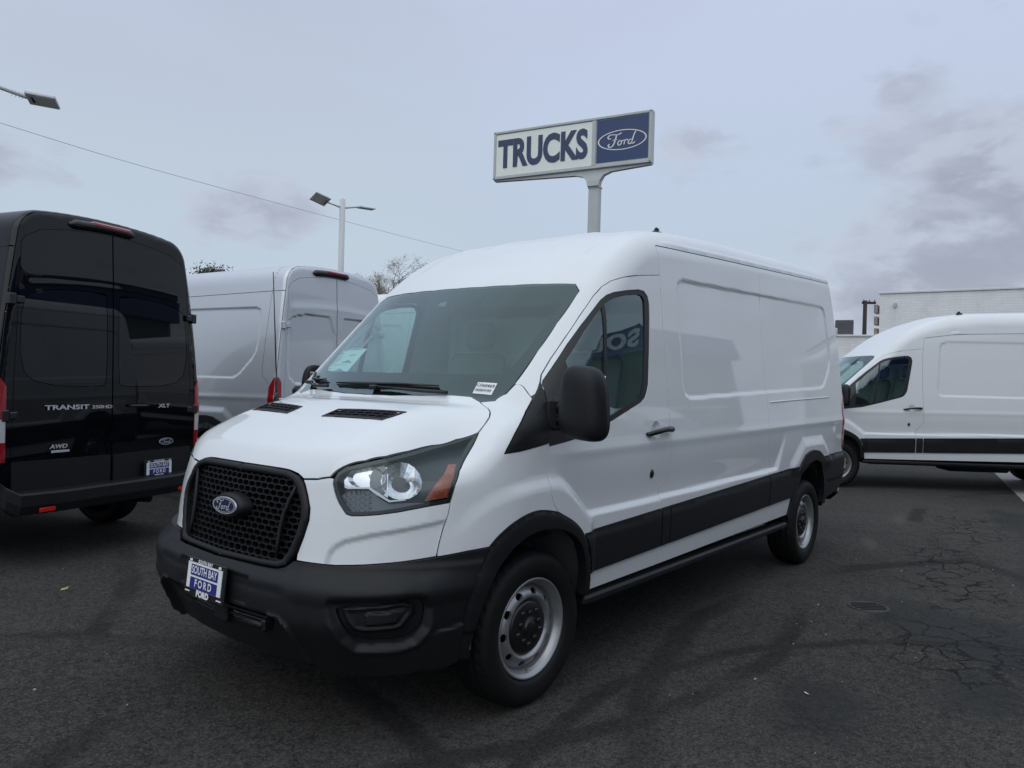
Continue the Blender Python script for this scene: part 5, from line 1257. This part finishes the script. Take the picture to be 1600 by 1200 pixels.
mb=MB(); mb.tube([tuple(a0_),tuple(a0_.lerp(q0,.5)+CU*.03),tuple(q0)],[.045,.042,.038],10)
for k in (.90,.925,.95,.97):
    q=a0_.lerp(q0,k); mb.box((q.x,q.y,q.z-.045),(.010,.010,.05)); mb.box((q.x,q.y,q.z+.045),(.010,.010,.04))
mb.obj('arm',[M_POLEW],ll)
lamp_head(ll,tuple(q0),d,-CR*.33+CF*.92-CU*.10,(.57,.56))
# ------------------------------------------------------------------ overhead wire
mb=MB(); A,B=Vector((2.0,31.0,11.35)),Vector((62,42.0,12.6)); pts=[]
Q=[Vector((-6,31.2,12.3)),Vector((8.818,31.797,11.095)),Vector((18.701,32.282,10.665)),Vector((42.32,38.045,11.586)),Vector((70,45,13.2))]
for i in range(4):
    p0,p1,p2,p3=Q[max(i-1,0)],Q[i],Q[i+1],Q[min(i+2,4)]
    for t in np.linspace(0,1,10,endpoint=False): t=float(t); pts.append(.5*((2*p1)+(-p0+p2)*t+(2*p0-5*p1+4*p2-p3)*t*t+(-p0+3*p1-3*p2+p3)*t**3))
mb.tube([tuple(p) for p in pts],.010,5); mb.obj('power_line',[mat('cable_grey',(.22,.23,.25),.6)],None,label='thin overhead cable crossing the sky from upper left down to the roof',category='cable')
# ------------------------------------------------------------------ trees
def branchtree(loc,h,spread,seed,name,label,leafmat=None,leaves=0,bare=True,levels=6,trunk=.2):
    e=empty(name,loc,0,None,label=label,category='tree'); rr=random.Random(seed); mb=MB(); tips=[]
    def grow(p,d,l,r,lv):
        q=p+d*l; mid=p+d*l*.5+Vector((rr.uniform(-1,1),rr.uniform(-1,1),rr.uniform(-.5,.5)))*l*.07
        mb.tube([tuple(p),tuple(mid),tuple(q)],[r,r*.85,r*.7],6 if lv>3 else 4 if lv>1 else 3,cap=False)
        if lv<=2: tips.append((q,d)); tips.append((mid,d))
        if lv==0: return
        n=rr.choice([2,3,3]) if lv>1 else 3
        for k in range(n):
            a=Vector((rr.uniform(-1,1),rr.uniform(-1,1),rr.uniform(-.25,.7))); nd=(d*.85+a*spread).normalized(); nd.z=max(nd.z,-.05); nd.normalize()
            grow(q,nd,l*rr.uniform(.62,.85),r*.62,lv-1)
    grow(Vector((0,0,0)),Vector((0,0,1)),h*.34,trunk,levels)
    zz=max(v[2] for v in mb.v); s=h/zz; mb.v=[(x*s,y*s,z*s) for x,y,z in mb.v]
    t=mb.obj('trunk',[mat('bark_'+('pale' if bare else 'dark'),(.15,.135,.12) if bare else (.06,.05,.04),.9)],e)
    if leaves:
        V=[];F=[]
        for i in range(leaves):
            q,d=rr.choice(tips); q=q*s; c=q+Vector((rr.gauss(0,1),rr.gauss(0,1),rr.gauss(0,.8)))*(.10 if bare else .30); z=rr.uniform(.022,.05) if bare else rr.uniform(.05,.12)
            a=Vector((rr.gauss(0,1),rr.gauss(0,1),rr.gauss(0,1))).normalized()*z; b=a.orthogonal().normalized()*z*.6; o=len(V); V+= [c-a,c-b,c+a,c+b]; F.append((o,o+1,o+2,o+3))
        meshobj('crown',V,F,leafmat,e,mi=None)
    return e
M_LF1=mat('leaf_dry_olive',(.17,.12,.08),.8,var=.5,vscale=6); M_LF2=mat('leaf_dark_green',(.035,.048,.016),.7,var=.5,vscale=3)
branchtree((24.3,27.1,0),7.55,1.0,23,'bare_tree','nearly leafless spreading tree between the silver van and the front van roof',M_LF1,11000,True,8,.20)
branchtree((19.3,34.5,0),6.72,.26,5,'leafy_tree','dark green treetop peeking over the silver van roof at left',M_LF2,9000,False,5,.2)
# ------------------------------------------------------------------ showroom behind the camera (seen in reflections)
sb=empty('showroom',(0,0,0),0,None,label='pale dealership showroom with a navy SOUTH BAY FORD fascia behind the camera',category='building')
M_STUC=mat('pale_stucco',(.15,.16,.165),.8,var=.1,vscale=1)
mb=MB(); mb.box((16,-19.5,3.0),(44,9,6.0)); mb.obj('wall',[M_STUC],sb)
mb=MB(); mb.box((16,-14.75,6.85),(44.4,.5,1.75),b=.03); fa=mb.obj('fascia',[M_NAVY],sb)
for wd,xo in (('SOUTH',23.5),('BAY',17.2),('FORD',11.3)):
    mb=MB(); v,f=textmesh(wd,1.55,.05,.03,sx=1.0,spacing=1.12); tx(mb,frame((xo,-14.47,6.85),(-1,0,0),(0,0,1)),v,f); mb.obj('fascia_word',[M_WHITEP],fa)
for k in range(9):
    mb=MB(); mb.box((-3+k*4.6,-14.97,1.6),(3.9,.06,2.6)); w=mb.obj('shop_window',[M_TINT],sb)
    mb=MB(); mb.box((-3+k*4.6,-14.93,2.95),(4.1,.06,.12)); mb.box((-3+k*4.6,-14.93,.25),(4.1,.06,.12)); mb.box((-3+k*4.6,-14.92,1.6),(.08,.05,2.6)); mb.obj('window_frame',[M_WHITEP],w)
# ------------------------------------------------------------------ vans
import time as _t
t0=_t.time()
hero=make_van(M_WHITE,False,1.0,2,label='white medium roof cargo van in front with black grille, bumper and steel wheels',stickers=True,whip=True)
print('hero',_t.time()-t0)
black=make_van(M_BLACK,True,1.9,1,glazed=True,sign_letters=True,label='black high roof passenger van seen from behind at the left edge',loc=(-.737,8.898,0),rz=R(-72.02),interior=False,antenna=False)
silver=make_van(M_SILV,True,1.9,1,label='silver high roof cargo van seen from behind, between the black and the front van',loc=(3.217,10.163,0),rz=R(-80.95),interior=False,antenna=False)
print('+2',_t.time()-t0)
white=make_van(M_WHITE,True,1.7,1,label='white high roof cargo van seen from its left side at the right edge',loc=(10.399,1.704,0),rz=R(-56.34))
print('vans',_t.time()-t0)
def copy_tree(o,parent=None):
    c=o.copy(); COL.objects.link(c); c.parent=parent
    for ch in list(o.children): copy_tree(ch,c)
    return c
w2=copy_tree(white); w2=[o for o in COL.objects if o.parent is None and o.name.startswith('cargo_van')][-1]
w2.location=(5.785,10.50,0); w2.rotation_euler=(0,0,R(-82)); w2['label']='white high roof cargo van glimpsed through the front van windows, beyond the silver van'
black.scale=(1,1,.975); silver.scale=(1,1,1.008)
for (x,y,a,lb) in ((15.0,-8.0,-72,'white high roof cargo van parked behind the camera, nearer the front van'),(20.5,-8.8,-80,'white high roof cargo van parked behind the camera, farther along the showroom'),(10.4,-8.6,-66,'white high roof cargo van parked behind the camera, closest to the front van')):
    copy_tree(white); w3=[o for o in COL.objects if o.parent is None and o.name.startswith('cargo_van')][-1]
    w3.location=(x,y,0); w3.rotation_euler=(0,0,R(a)); w3['label']=lb
for o in COL.objects:
    if o.parent is None and o.name.startswith('cargo_van'): o['group']='cargo vans parked around the lot'
